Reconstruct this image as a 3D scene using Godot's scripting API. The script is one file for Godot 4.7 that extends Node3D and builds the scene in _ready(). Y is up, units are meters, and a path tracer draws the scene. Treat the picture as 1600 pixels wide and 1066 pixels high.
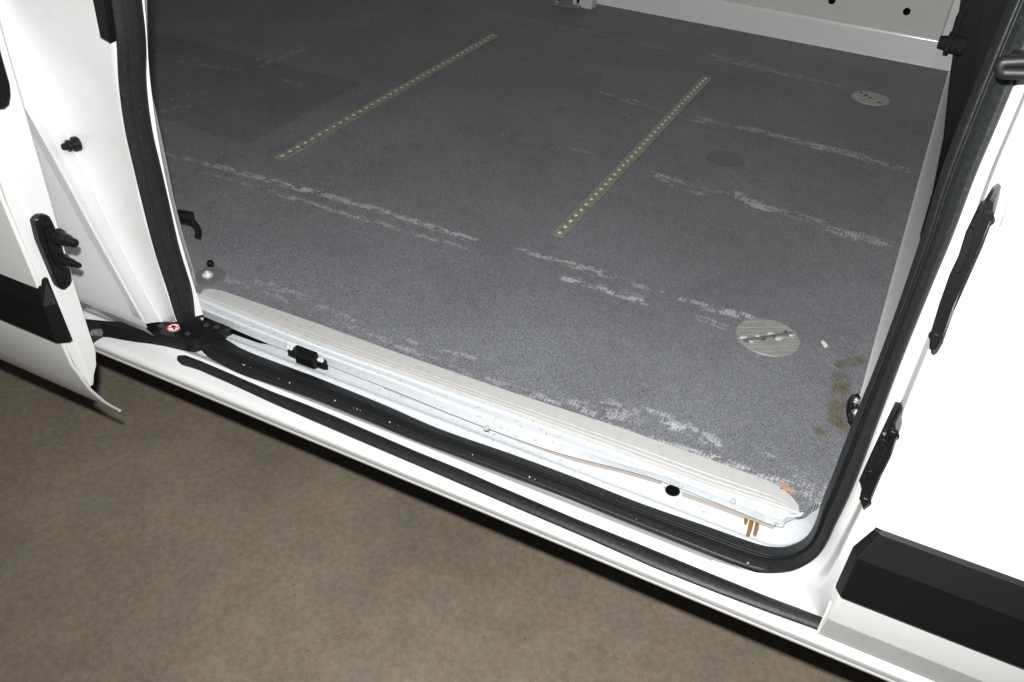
extends Node3D

const F := 0.47            # height of the load floor above the ground

# ---------------------------------------------------------------- mesh buffer
class Buf:
	var v := PackedVector3Array()
	func tri(a: Vector3, b: Vector3, c: Vector3) -> void:
		v.append(a); v.append(b); v.append(c)
	func quad(a: Vector3, b: Vector3, c: Vector3, d: Vector3) -> void:
		tri(a, b, c); tri(a, c, d)

var M := {}
var taken := {}

func numbered(parent: Node, called: String) -> String:
	var key := str(parent.get_instance_id()) + called
	var n: int = taken.get(key, 0)
	taken[key] = n + 1
	return called if n == 0 else "%s_%03d" % [called, n]

# triangles -> mesh with normals smoothed below the crease angle
func to_mesh(b: Buf, crease := 38.0, plan := Rect2()) -> ArrayMesh:
	var n := b.v.size() / 3
	var fn := PackedVector3Array()
	var near := {}
	for i in n:
		var p := b.v[i * 3]
		var q := b.v[i * 3 + 1]
		var r := b.v[i * 3 + 2]
		var nn := -(q - p).cross(r - p)
		fn.append(nn)
		for k in 3:
			var key := Vector3i((b.v[i * 3 + k] * 20000.0).round())
			if near.has(key): near[key].append(i)
			else: near[key] = [i]
	var limit := cos(deg_to_rad(crease))
	var st := SurfaceTool.new()
	st.begin(Mesh.PRIMITIVE_TRIANGLES)
	for i in n:
		var own := fn[i].normalized()
		if own.length() < 0.5: continue
		for k in 3:
			var p := b.v[i * 3 + k]
			var acc := Vector3.ZERO
			for j in near[Vector3i((p * 20000.0).round())]:
				if fn[j].normalized().dot(own) >= limit: acc += fn[j]
			st.set_normal(acc.normalized() if acc.length() > 1e-12 else own)
			if plan.has_area():
				st.set_uv((Vector2(p.x, p.z) - plan.position) / plan.size)
				st.set_uv2(Vector2(p.x, p.z) * 4.0)
			st.add_vertex(p)
	return st.commit()

func obj(called: String, b: Buf, mat: Material, parent: Node = self, crease := 38.0, plan := Rect2()) -> MeshInstance3D:
	var o := MeshInstance3D.new()
	o.mesh = to_mesh(b, crease, plan)
	o.material_override = mat
	o.name = numbered(parent, called)
	parent.add_child(o, true)
	return o

func again(src: MeshInstance3D, called: String, parent: Node, at: Transform3D) -> MeshInstance3D:
	var o := MeshInstance3D.new()
	o.mesh = src.mesh
	o.material_override = src.material_override
	o.name = numbered(parent, called)
	o.transform = at
	parent.add_child(o, true)
	return o

func tag(o: Node, label: String, category: String, group := "", kind := "") -> void:
	if label: o.set_meta("label", label)
	if category: o.set_meta("category", category)
	if group: o.set_meta("group", group)
	if kind: o.set_meta("kind", kind)

# ---------------------------------------------------------------- shapes
func loft(b: Buf, rows: Array, flip := false) -> void:
	for i in rows.size() - 1:
		for j in rows[i].size() - 1:
			var p: Vector3 = rows[i][j]
			var q: Vector3 = rows[i][j + 1]
			var r: Vector3 = rows[i + 1][j + 1]
			var s: Vector3 = rows[i + 1][j]
			if flip: b.quad(p, s, r, q)
			else: b.quad(p, q, r, s)

# smooth curve through points
func spline(p: Array, steps: int) -> Array:
	var out := []
	for i in p.size() - 1:
		var a: Vector3 = p[max(i - 1, 0)]
		var d: Vector3 = p[min(i + 2, p.size() - 1)]
		for k in steps:
			out.append((p[i] as Vector3).cubic_interpolate(p[i + 1], a, d, float(k) / steps))
	out.append(p[p.size() - 1])
	return out

func spread(p: Array, n: int) -> Array:       # n points evenly along a polyline
	var c := Curve3D.new()
	c.bake_interval = 0.002
	for q in p: c.add_point(q)
	var out := []
	for i in n: out.append(c.sample_baked(c.get_baked_length() * i / (n - 1)))
	return out

func fillet(p: Array, r: float, n := 3) -> Array:   # rounded corners of an open 2D profile
	var out := [p[0]]
	for i in range(1, p.size() - 1):
		var a: Vector2 = p[i - 1]
		var c: Vector2 = p[i]
		var d: Vector2 = p[i + 1]
		var ra: float = min(r, (a - c).length() * 0.45)
		var rd: float = min(r, (d - c).length() * 0.45)
		var s := c + (a - c).normalized() * ra
		var e := c + (d - c).normalized() * rd
		for k in n + 1:
			var t := float(k) / n
			out.append(s.lerp(c, t).lerp(c.lerp(e, t), t))
	out.append(p[p.size() - 1])
	return out

# flat polygon extruded along dir, with a bevel at the top
func prism(b: Buf, top: Array, dir: Vector3, bevel := 0.001) -> void:
	var n := top.size()
	var nor := Vector3.ZERO
	for i in n: nor += (top[i] as Vector3).cross(top[(i + 1) % n])
	nor = nor.normalized()
	var pts := top.duplicate()
	if nor.dot(dir) > 0:
		pts.reverse(); nor = -nor
	var ax: Vector3 = ((pts[1] as Vector3) - pts[0]).normalized()
	var ay: Vector3 = nor.cross(ax)
	var inner := []
	var flat := PackedVector2Array()
	for i in n:
		var p: Vector3 = pts[i]
		var e0 := (p - (pts[(i + n - 1) % n] as Vector3)).normalized()
		var e1 := ((pts[(i + 1) % n] as Vector3) - p).normalized()
		var m := (nor.cross(e0) + nor.cross(e1))
		var k := m.normalized()
		var c: float = max(k.dot(nor.cross(e0)), 0.5)
		inner.append(p + k * bevel / c)
	for q in inner: flat.append(Vector2((q as Vector3).dot(ax), (q as Vector3).dot(ay)))
	var dn := dir.normalized()
	var idx := Geometry2D.triangulate_polygon(flat)
	if idx.is_empty():
		flat.clear()
		for i in n:
			inner[i] = pts[i]
			flat.append(Vector2((pts[i] as Vector3).dot(ax), (pts[i] as Vector3).dot(ay)))
		idx = Geometry2D.triangulate_polygon(flat)
	for i in range(0, idx.size(), 3):
		var a: Vector3 = inner[idx[i]]
		var c: Vector3 = inner[idx[i + 1]]
		var d: Vector3 = inner[idx[i + 2]]
		if (c - a).cross(d - a).dot(nor) > 0: b.tri(a, d, c)
		else: b.tri(a, c, d)
	for i in n:
		var j := (i + 1) % n
		var p0: Vector3 = (pts[i] as Vector3) + dn * bevel
		var p1: Vector3 = (pts[j] as Vector3) + dn * bevel
		b.quad(inner[i], inner[j], p1, p0)
		b.quad(p0, p1, (pts[j] as Vector3) + dir, (pts[i] as Vector3) + dir)

func box(b: Buf, lo: Vector3, hi: Vector3, bevel := 0.002, xf := Transform3D()) -> void:
	var top := [xf * Vector3(lo.x, hi.y, lo.z), xf * Vector3(hi.x, hi.y, lo.z), xf * Vector3(hi.x, hi.y, hi.z), xf * Vector3(lo.x, hi.y, hi.z)]
	prism(b, top, xf.basis * Vector3(0, lo.y - hi.y, 0), bevel)
	var base := [xf * Vector3(lo.x, lo.y, lo.z), xf * Vector3(hi.x, lo.y, lo.z), xf * Vector3(hi.x, lo.y, hi.z), xf * Vector3(lo.x, lo.y, hi.z)]
	b.quad(base[3], base[2], base[1], base[0])

func frame_to(a: Vector3, c: Vector3) -> Transform3D:     # y axis from a to c
	var y := (c - a).normalized()
	var x := y.cross(Vector3(0.31, 0.2, 0.93)).normalized()
	return Transform3D(Basis(x, y, x.cross(y)), a)

func lathe(b: Buf, xf: Transform3D, prof: Array, n := 16) -> void:   # prof: Vector2(radius, height)
	var rows := []
	for p in prof:
		var r := []
		for k in n + 1:
			var a := TAU * k / n
			r.append(xf * Vector3(cos(a) * p.x, p.y, sin(a) * p.x))
		rows.append(r)
	loft(b, rows, false)

func bolt(b: Buf, xf: Transform3D, r: float, h: float) -> void:
	lathe(b, xf, [Vector2(r * 1.5, 0), Vector2(r * 1.5, h * 0.2), Vector2(r * 1.35, h * 0.3), Vector2(r * 0.9, h * 0.34)], 16)
	lathe(b, xf, [Vector2(r, h * 0.3), Vector2(r, h * 0.85), Vector2(r * 0.85, h), Vector2(r * 0.45, h), Vector2(r * 0.4, h * 0.6), Vector2(0.0, h * 0.6)], 6)

func screw(parent: Node, m: Material, xf: Transform3D, r: float, h: float) -> void:
	var b := Buf.new()
	bolt(b, xf, r, h)
	obj("screw", b, m, parent)

func tube(b: Buf, pts: Array, rad, n := 10) -> void:
	var rows := []
	var side := Vector3(0.3, 0.5, 0.8)
	for i in pts.size():
		var t: Vector3 = ((pts[min(i + 1, pts.size() - 1)] as Vector3) - pts[max(i - 1, 0)]).normalized()
		side = (side - t * side.dot(t)).normalized()
		var u: Vector3 = t.cross(side)
		var r: float = rad[i] if rad is Array else rad
		var row := []
		for k in n + 1:
			var a := -TAU * k / n
			row.append(pts[i] + (side * cos(a) + u * sin(a)) * r)
		rows.append(row)
	loft(b, rows, true)
	for e in [0, pts.size() - 1]:
		for k in n:
			if e == 0: b.tri(pts[e], rows[e][k], rows[e][k + 1])
			else: b.tri(pts[e], rows[e][k + 1], rows[e][k])

# profile of (y, z) extruded along x
func along_x(b: Buf, prof: Array, xs: Array, flip := false) -> void:
	var rows := []
	for x in xs:
		var r := []
		for p in prof: r.append(Vector3(x, p.x, p.y))
		rows.append(r)
	loft(b, rows, flip)

# strip between two edges with a cross profile raised along n
func strip(b: Buf, ea: Array, eb: Array, nor: Array, prof: Array) -> void:
	var rows := []
	for i in ea.size():
		var r := []
		for p in prof: r.append((ea[i] as Vector3).lerp(eb[i], p.x) + (nor[i] as Vector3) * p.y)
		rows.append(r)
	loft(b, rows, true)

# ---------------------------------------------------------------- materials
func mat(c: Color, rough: float, metal := 0.0, spec := 0.5) -> StandardMaterial3D:
	var m := StandardMaterial3D.new()
	m.albedo_color = c.linear_to_srgb()
	m.roughness = rough
	m.metallic = metal
	m.metallic_specular = spec
	return m

func noise_tex(freq: float, seed_: int, stops: Array, size := 512, normal := false, bump := 4.0, oct := 4, kind := FastNoiseLite.TYPE_SIMPLEX_SMOOTH) -> NoiseTexture2D:
	var n := FastNoiseLite.new()
	n.noise_type = kind
	n.frequency = freq
	n.seed = seed_
	n.fractal_octaves = oct
	var t := NoiseTexture2D.new()
	t.width = size; t.height = size
	t.seamless = true
	t.noise = n
	if normal:
		t.as_normal_map = true; t.bump_strength = bump
	if stops:
		var g := Gradient.new()
		var off := PackedFloat32Array()
		var col := PackedColorArray()
		for s in stops:
			off.append(s[0]); col.append((s[1] as Color).linear_to_srgb())
		g.offsets = off; g.colors = col
		t.color_ramp = g
	return t

func tri_map(m: StandardMaterial3D, scale: float) -> void:
	m.uv1_triplanar = true
	m.uv1_world_triplanar = true
	m.uv1_scale = Vector3.ONE * scale

func materials() -> void:
	M.white = mat(Color(0.69, 0.70, 0.705), 0.32)
	M.white.clearcoat_enabled = true
	M.white.clearcoat = 0.5
	M.white.clearcoat_roughness = 0.12
	M.white.albedo_texture = noise_tex(0.006, 5, [[0.0, Color(0.93, 0.92, 0.90)], [0.35, Color(1, 1, 1)], [1.0, Color(1, 1, 1)]])
	M.white.normal_enabled = true
	M.white.normal_texture = noise_tex(0.03, 12, [], 512, true, 1.2)
	M.white.normal_scale = 0.12
	tri_map(M.white, 3.0)

	M.inside = mat(Color(0.58, 0.57, 0.55), 0.45)
	M.inside.albedo_texture = noise_tex(0.01, 8, [[0.0, Color(0.95, 0.945, 0.935)], [0.5, Color(1, 1, 1)], [1.0, Color(0.98, 0.98, 0.98)]])
	tri_map(M.inside, 3.0)

	M.sill = mat(Color(0.615, 0.65, 0.68), 0.36)          # painted metal trodden and gritty
	M.sill.albedo_texture = noise_tex(0.045, 21, [[0.0, Color(0.42, 0.34, 0.26)], [0.17, Color(0.62, 0.56, 0.48)], [0.24, Color(0.93, 0.93, 0.92)], [0.5, Color(1, 1, 1)], [0.9, Color(0.97, 0.98, 1)], [1.0, Color(0.86, 0.82, 0.75)]], 1024, false, 1, 6)
	M.sill.clearcoat_enabled = true
	M.sill.clearcoat = 0.3
	M.sill.clearcoat_roughness = 0.2
	tri_map(M.sill, 2.2)

	M.rubber = mat(Color(1, 1, 1), 0.52, 0.0, 0.45)
	M.rubber.albedo_texture = noise_tex(0.05, 31, [[0.0, Color(0.006, 0.007, 0.008)], [0.55, Color(0.0095, 0.011, 0.012)], [0.78, Color(0.0135, 0.0150, 0.016)], [0.87, Color(0.026, 0.027, 0.027)], [0.95, Color(0.09, 0.09, 0.086)], [1.0, Color(0.2, 0.2, 0.19)]], 1024, false, 1, 6)
	tri_map(M.rubber, 3.1)
	M.rubber.normal_enabled = true
	M.rubber.normal_texture = noise_tex(0.08, 32, [], 512, true, 2.0)
	M.rubber.normal_scale = 0.2

	M.plastic = mat(Color(0.006, 0.0065, 0.007), 0.4, 0.0, 0.35)
	M.trim = mat(Color(0.005, 0.0055, 0.006), 0.5, 0.0, 0.35)
	M.trim.normal_enabled = true
	M.trim.normal_texture = noise_tex(0.25, 41, [], 512, true, 3.0)
	M.trim.normal_scale = 0.08
	tri_map(M.trim, 6.0)
	M.arm = mat(Color(0.008, 0.0085, 0.0085), 0.34, 0.0, 0.4)
	M.dark = mat(Color(0.003, 0.003, 0.003), 0.85, 0.0, 0.15)
	M.steel = mat(Color(0.62, 0.62, 0.60), 0.3, 0.9)
	M.bright = mat(Color(0.85, 0.84, 0.80), 0.35, 0.5)
	M.grey_metal = mat(Color(0.20, 0.21, 0.215), 0.42, 0.35)
	M.rail = mat(Color(0.34, 0.335, 0.295), 0.42, 0.35)
	M.rail.albedo_texture = noise_tex(0.02, 51, [[0.0, Color(0.55, 0.52, 0.42)], [0.5, Color(1, 1, 1)], [1.0, Color(0.8, 0.78, 0.7)]])
	tri_map(M.rail, 5.0)
	M.strip = mat(Color(0.55, 0.55, 0.545), 0.5, 0.1)
	M.strip.albedo_texture = noise_tex(0.03, 61, [[0.0, Color(0.82, 0.81, 0.80)], [0.4, Color(0.97, 0.97, 0.97)], [1.0, Color(1, 1, 1)]])
	tri_map(M.strip, 4.0)
	M.rust = mat(Color(0.21, 0.11, 0.035), 0.5)
	M.seam_tan = mat(Color(0.33, 0.30, 0.275), 0.7)
	M.rivet = mat(Color(0.045, 0.047, 0.046), 0.45, 0.2)
	M.paper = mat(Color(0.74, 0.74, 0.70), 0.7)
	M.wood = mat(Color(0.44, 0.25, 0.155), 0.75)
	M.red = mat(Color(0.55, 0.02, 0.02), 0.4)
	M.label = mat(Color(0.75, 0.75, 0.74), 0.4)
	M.grit = mat(Color(0.45, 0.40, 0.32), 0.9)

	# brushed disc
	var im := Image.create(512, 512, false, Image.FORMAT_RGB8)
	var rng := RandomNumberGenerator.new()
	rng.seed = 77
	for y in 512:
		var v := 0.66 + rng.randf_range(-0.16, 0.16) + (0.14 if rng.randf() < 0.1 else 0.0)
		im.fill_rect(Rect2i(0, y, 512, 1), Color(v, v, v * 0.97))
	for k in 900:
		var v := rng.randf_range(0.45, 0.98)
		im.fill_rect(Rect2i(rng.randi_range(0, 500), rng.randi_range(0, 511), rng.randi_range(20, 200), 1), Color(v, v, v))
	M.disc = mat(Color(0.80, 0.82, 0.82), 0.36, 0.2)
	M.cover = mat(Color(0.125, 0.128, 0.134), 0.5)
	M.disc.albedo_texture = ImageTexture.create_from_image(im)
	M.disc.uv1_triplanar = true
	M.disc.uv1_scale = Vector3.ONE * 9.0
	M.disc_plain = mat(Color(0.40, 0.385, 0.36), 0.55, 0.1)

# load floor: scuffs, stains and grain over a sheet of 3.45 x 1.95 m
const FX0 := -2.36
const FX1 := 0.10
const FZ0 := -2.80
const FZ1 := -0.82

func floor_material() -> StandardMaterial3D:
	var W := 2048
	var H := 1640
	var n1 := FastNoiseLite.new(); n1.seed = 3; n1.frequency = 0.004; n1.fractal_octaves = 4
	var n2 := FastNoiseLite.new(); n2.seed = 9; n2.frequency = 0.035; n2.fractal_octaves = 5
	var n3 := FastNoiseLite.new(); n3.seed = 14; n3.frequency = 0.012; n3.fractal_octaves = 3
	var a := n1.get_image(W, H).get_data()
	var c := n2.get_image(W, H).get_data()
	var e := n3.get_image(W, H).get_data()
	var out := PackedByteArray()
	out.resize(W * H * 3)
	var rng := RandomNumberGenerator.new()
	rng.seed = 5
	var noise := PackedByteArray()
	noise.resize(65537)
	for i in 65537: noise[i] = rng.randi() & 255
	for y in H:
		for x in W:
			var i := y * W + x
			var g := noise[(x * 7 + y * 1543 + ((x * y) >> 3)) & 65535]
			var v := 154.0 + (a[i] - 127) * 0.06 + (c[i] - 127) * 0.025 + (g - 127) * 0.12
			if e[i] > 178: v -= (e[i] - 178) * 0.16
			out[i * 3] = int(v * 0.972)
			out[i * 3 + 1] = int(v * 0.993)
			out[i * 3 + 2] = int(v * 1.03)
	var sx := W / (FX1 - FX0)
	var sz := H / (FZ1 - FZ0)
	# rectangle of door-opening shadow painted into the floor, a little darker and browner
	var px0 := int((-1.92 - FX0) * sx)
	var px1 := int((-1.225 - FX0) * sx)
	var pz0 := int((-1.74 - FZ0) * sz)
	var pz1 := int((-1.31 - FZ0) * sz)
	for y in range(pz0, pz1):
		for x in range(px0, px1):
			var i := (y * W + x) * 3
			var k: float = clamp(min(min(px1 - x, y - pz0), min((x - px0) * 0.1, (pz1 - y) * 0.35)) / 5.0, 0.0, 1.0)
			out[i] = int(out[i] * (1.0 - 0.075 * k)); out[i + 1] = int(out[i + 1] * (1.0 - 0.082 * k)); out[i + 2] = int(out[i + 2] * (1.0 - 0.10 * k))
	# scuffs: [from, to, width in m, strength, cover, hatch]
	var scuffs := [
		[Vector2(-1.342, -1.195), Vector2(-1.223, -1.201), 0.016, 0.45, 0.45, 0],
		[Vector2(-1.234, -1.205), Vector2(-0.997, -1.213), 0.020, 0.75, 0.62, 0], [Vector2(-1.044, -1.215), Vector2(-0.828, -1.222), 0.020, 0.8, 0.66, 0], [Vector2(-0.840, -1.220), Vector2(-0.632, -1.218), 0.020, 0.85, 0.62, 0],
		[Vector2(-1.210, -1.169), Vector2(-1.088, -1.174), 0.014, 0.4, 0.4, 0], [Vector2(-1.073, -1.174), Vector2(-0.854, -1.177), 0.016, 0.65, 0.48, 0], [Vector2(-0.876, -1.178), Vector2(-0.623, -1.184), 0.016, 0.6, 0.4, 0],
		[Vector2(-0.553, -1.229), Vector2(-0.441, -1.234), 0.016, 0.85, 0.6, 1], [Vector2(-0.466, -1.234), Vector2(-0.392, -1.230), 0.03, 0.75, 0.5, 1], [Vector2(-0.405, -1.232), Vector2(-0.277, -1.230), 0.020, 0.6, 0.42, 1],
		[Vector2(-0.446, -1.184), Vector2(-0.397, -1.185), 0.014, 0.95, 0.66, 0], [Vector2(-0.380, -1.186), Vector2(-0.293, -1.186), 0.016, 0.95, 0.66, 0], [Vector2(-0.447, -1.192), Vector2(-0.297, -1.192), 0.03, 0.4, 0.35, 1],
		[Vector2(-0.254, -1.229), Vector2(-0.187, -1.227), 0.020, 0.75, 0.55, 1], [Vector2(-0.199, -1.229), Vector2(-0.130, -1.233), 0.022, 0.95, 0.75, 1], [Vector2(-0.209, -1.191), Vector2(-0.160, -1.185), 0.018, 0.7, 0.5, 1],
		[Vector2(-0.461, -1.657), Vector2(-0.360, -1.648), 0.018, 0.8, 0.55, 0], [Vector2(-0.441, -1.642), Vector2(-0.379, -1.623), 0.022, 0.6, 0.45, 0], [Vector2(-0.353, -1.616), Vector2(-0.329, -1.618), 0.016, 0.8, 0.6, 0],
		[Vector2(-0.358, -1.643), Vector2(-0.267, -1.651), 0.018, 0.5, 0.4, 1], [Vector2(-0.276, -1.661), Vector2(-0.188, -1.621), 0.034, 0.85, 0.66, 1], [Vector2(-0.235, -1.629), Vector2(-0.195, -1.622), 0.02, 1.0, 0.85, 0], [Vector2(-0.197, -1.631), Vector2(-0.084, -1.631), 0.028, 0.55, 0.5, 1],
		[Vector2(-0.074, -1.608), Vector2(-0.014, -1.605), 0.034, 0.9, 0.78, 2], [Vector2(-0.028, -1.616), Vector2(0.036, -1.608), 0.034, 0.85, 0.7, 2],
		[Vector2(-0.461, -2.003), Vector2(-0.312, -1.998), 0.026, 0.65, 0.5, 0], [Vector2(-0.460, -1.976), Vector2(-0.417, -1.987), 0.016, 0.8, 0.5, 0], [Vector2(-0.330, -2.008), Vector2(-0.149, -1.991), 0.030, 0.8, 0.6, 1], [Vector2(-0.179, -1.996), Vector2(-0.051, -1.991), 0.036, 0.95, 0.75, 2], [Vector2(-0.071, -1.986), Vector2(0.033, -1.976), 0.030, 0.85, 0.62, 2],
		[Vector2(-0.566, -2.474), Vector2(-0.351, -2.444), 0.022, 0.65, 0.52, 0], [Vector2(-0.529, -2.442), Vector2(-0.295, -2.424), 0.016, 0.7, 0.5, 0], [Vector2(-0.351, -2.444), Vector2(-0.178, -2.426), 0.020, 0.5, 0.45, 0],
		[Vector2(-1.124, -2.447), Vector2(-0.859, -2.455), 0.022, 0.5, 0.42, 0], [Vector2(-0.857, -2.449), Vector2(-0.659, -2.441), 0.014, 0.45, 0.3, 0], [Vector2(-1.349, -2.456), Vector2(-1.156, -2.424), 0.016, 0.35, 0.35, 0],
		[Vector2(-0.717, -2.026), Vector2(-0.586, -2.014), 0.020, 0.6, 0.42, 0], [Vector2(-0.650, -2.006), Vector2(-0.597, -1.998), 0.016, 0.75, 0.55, 0], [Vector2(-0.595, -1.994), Vector2(-0.464, -1.987), 0.014, 0.4, 0.3, 0],
		[Vector2(-0.658, -1.673), Vector2(-0.568, -1.673), 0.016, 0.5, 0.4, 0], [Vector2(-0.568, -1.673), Vector2(-0.466, -1.672), 0.012, 0.3, 0.3, 0], [Vector2(-0.809, -1.659), Vector2(-0.728, -1.655), 0.012, 0.5, 0.3, 0],
		[Vector2(-1.509, -1.686), Vector2(-1.499, -1.882), 0.030, 0.5, 0.42, 0], [Vector2(-1.539, -1.710), Vector2(-1.535, -1.820), 0.020, 0.45, 0.4, 0], [Vector2(-1.505, -1.335), Vector2(-1.464, -1.410), 0.022, 0.4, 0.4, 0], [Vector2(-1.541, -1.382), Vector2(-1.495, -1.508), 0.020, 0.35, 0.35, 0],
		[Vector2(-1.702, -1.602), Vector2(-1.517, -1.647), 0.026, 0.4, 0.36, 0], [Vector2(-1.773, -1.610), Vector2(-1.626, -1.655), 0.02, 0.35, 0.3, 0], [Vector2(-1.575, -2.042), Vector2(-1.483, -2.299), 0.026, 0.32, 0.32, 0], [Vector2(-1.400, -1.648), Vector2(-1.330, -1.645), 0.03, 0.35, 0.45, 0], [Vector2(-1.588, -2.106), Vector2(-1.432, -2.118), 0.026, 0.3, 0.3, 0],
		[Vector2(-0.887, -0.914), Vector2(-0.773, -0.916), 0.022, 0.45, 0.4, 0], [Vector2(-0.923, -0.894), Vector2(-0.795, -0.895), 0.016, 0.35, 0.35, 0], [Vector2(-0.769, -0.910), Vector2(-0.665, -0.901), 0.020, 0.4, 0.36, 0], [Vector2(-0.679, -0.887), Vector2(-0.517, -0.881), 0.014, 0.5, 0.38, 0], [Vector2(-0.596, -0.901), Vector2(-0.557, -0.902), 0.010, 0.55, 0.5, 0], [Vector2(-0.520, -0.905), Vector2(-0.452, -0.919), 0.014, 0.6, 0.5, 0], [Vector2(-0.491, -0.874), Vector2(-0.330, -0.879), 0.022, 0.45, 0.36, 0],
		[Vector2(-0.353, -0.887), Vector2(-0.211, -0.895), 0.030, 0.6, 0.42, 1], [Vector2(-0.278, -0.919), Vector2(-0.199, -0.913), 0.024, 0.55, 0.4, 0], [Vector2(-0.206, -0.932), Vector2(-0.091, -0.915), 0.026, 0.7, 0.45, 0], [Vector2(-0.173, -0.917), Vector2(-0.145, -0.918), 0.016, 1.0, 0.75, 0], [Vector2(-0.235, -0.872), Vector2(-0.099, -0.881), 0.020, 0.9, 0.6, 1],
		[Vector2(-0.108, -0.882), Vector2(-0.005, -0.879), 0.022, 0.95, 0.62, 2], [Vector2(-0.013, -0.895), Vector2(0.057, -0.892), 0.05, 0.85, 0.66, 3], [Vector2(0.008, -0.877), Vector2(0.053, -0.871), 0.03, 0.6, 0.5, 3], [Vector2(-0.042, -0.929), Vector2(-0.019, -0.924), 0.010, 0.6, 0.5, 0],
		[Vector2(-0.025, -1.194), Vector2(0.020, -1.187), 0.03, 0.45, 0.36, 3], [Vector2(-0.019, -1.175), Vector2(0.018, -1.169), 0.004, 0.7, 0.8, 0],
	]
	var h := FastNoiseLite.new(); h.seed = 23; h.frequency = 0.06; h.fractal_octaves = 5
	for s in scuffs:
		var p: Vector2 = s[0]
		var q: Vector2 = s[1]
		var wid: float = s[2]
		var d := q - p
		var L := d.length()
		d /= L
		var nrm := Vector2(-d.y, d.x)
		var lo := Vector2(min(p.x, q.x), min(p.y, q.y)) - Vector2.ONE * wid
		var hi := Vector2(max(p.x, q.x), max(p.y, q.y)) + Vector2.ONE * wid
		for yy in range(max(0, int((lo.y - FZ0) * sz)), min(H, int((hi.y - FZ0) * sz))):
			for xx in range(max(0, int((lo.x - FX0) * sx)), min(W, int((hi.x - FX0) * sx))):
				var w := Vector2(FX0 + xx / sx, FZ0 + yy / sz)
				var t := (w - p).dot(d)
				var u := (w - p).dot(nrm) / wid
				var edge: float = min(1.0, 1.6 * (1.0 - abs(u) * 2.0 * 0.8)) * clamp(min(t, L - t) / 0.02 + 0.6, 0.0, 1.0)
				if edge <= 0.0: continue
				var m := h.get_noise_2d(xx * 0.55, yy * 1.3)
				var dash := noise[(int(w.x * 420.0) * 977 + int(u * 3.0 + 5.0) * 131) & 65535] / 255.0
				var hatch: int = s[5]
				var bar := 0.5 + 0.5 * sin(w.x * (1150.0 if hatch < 2 else 980.0) + m * 2.0)
				var k: float = clamp((m * 1.15 + s[4] * 0.9 - 0.72 + 0.32 * edge + (dash - 0.5) * 0.75) * 6.0, 0.0, 1.0) * min(1.0, edge * 1.3) * s[3]
				if hatch == 0: k *= 0.75 + 0.25 * bar
				if hatch == 1: k *= 0.6 + 0.4 * bar
				if hatch == 2: k *= 0.35 + 0.65 * bar
				if hatch == 3: k *= (0.2 + 0.8 * bar) * (0.6 + 0.4 * sin(w.y * 1000.0 + m * 4.0))
				if k <= 0.02: continue
				var i := (yy * W + xx) * 3
				out[i] = int(lerp(float(out[i]), 236.0, k)); out[i + 1] = int(lerp(float(out[i + 1]), 239.0, k)); out[i + 2] = int(lerp(float(out[i + 2]), 242.0, k))
	# yellow-brown grease: [from, to, width, strength]
	for s in [[Vector2(0.027, -1.148), Vector2(0.034, -1.061), 0.018, 0.6], [Vector2(0.035, -1.046), Vector2(0.053, -1.022), 0.018, 0.75], [Vector2(0.018, -1.009), Vector2(0.028, -1.009), 0.010, 0.9], [Vector2(0.019, -1.179), Vector2(0.045, -1.209), 0.012, 0.9], [Vector2(0.035, -1.135), Vector2(0.042, -1.073), 0.010, 0.6]]:
		var p: Vector2 = s[0]
		var q: Vector2 = s[1]
		var wid: float = s[2]
		for yy in range(max(0, int((min(p.y, q.y) - wid - FZ0) * sz)), min(H, int((max(p.y, q.y) + wid - FZ0) * sz))):
			for xx in range(max(0, int((min(p.x, q.x) - wid - FX0) * sx)), min(W, int((max(p.x, q.x) + wid - FX0) * sx))):
				var w := Vector2(FX0 + xx / sx, FZ0 + yy / sz)
				var near := Geometry2D.get_closest_point_to_segment(w, p, q)
				var k: float = clamp((1.0 - w.distance_to(near) / wid) * 1.5, 0.0, 1.0) * clamp(0.62 + 1.1 * h.get_noise_2d(xx * 0.5, yy * 0.5), 0.0, 1.0) * s[3]
				var i := (yy * W + xx) * 3
				out[i] = int(lerp(float(out[i]), 112.0, k)); out[i + 1] = int(lerp(float(out[i + 1]), 104.0, k)); out[i + 2] = int(lerp(float(out[i + 2]), 72.0, k))
	# fine scratches in all directions, most along the boards
	for j in 420:
		var p := Vector2(rng.randf_range(-2.2, 0.05), rng.randf_range(-2.7, -0.87))
		var ang := rng.randfn() * 0.5 + (0.0 if rng.randf() < 0.6 else 1.3)
		var bend := rng.randf_range(-6.0, 6.0)
		var len := rng.randf_range(0.01, 0.09)
		var al := rng.randf_range(0.06, 0.30)
		var dark := rng.randf() < 0.35
		var steps := int(len * sx)
		for t in steps:
			p += Vector2(cos(ang), sin(ang)) / sx
			ang += bend / sx
			if rng.randf() < 0.25: continue
			var xx := int((p.x - FX0) * sx)
			var yy := int((p.y - FZ0) * sz)
			if xx < 0 or yy < 0 or xx >= W or yy >= H: continue
			var i := (yy * W + xx) * 3
			var tone := 70.0 if dark else 205.0
			out[i] = int(lerp(float(out[i]), tone, al)); out[i + 1] = int(lerp(float(out[i + 1]), tone, al)); out[i + 2] = int(lerp(float(out[i + 2]), tone, al))
	# loose white specks
	for j in 420:
		var xx := rng.randi_range(900, W - 3)
		var yy := rng.randi_range(2, H - 3)
		var v := rng.randi_range(130, 200)
		for dx in rng.randi_range(1, 3):
			var i := (yy * W + xx + dx) * 3
			out[i] = v; out[i + 1] = v; out[i + 2] = v
	var m := StandardMaterial3D.new()
	m.albedo_texture = ImageTexture.create_from_image(Image.create_from_data(W, H, false, Image.FORMAT_RGB8, out))
	m.roughness = 0.58
	m.metallic_specular = 0.4
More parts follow.
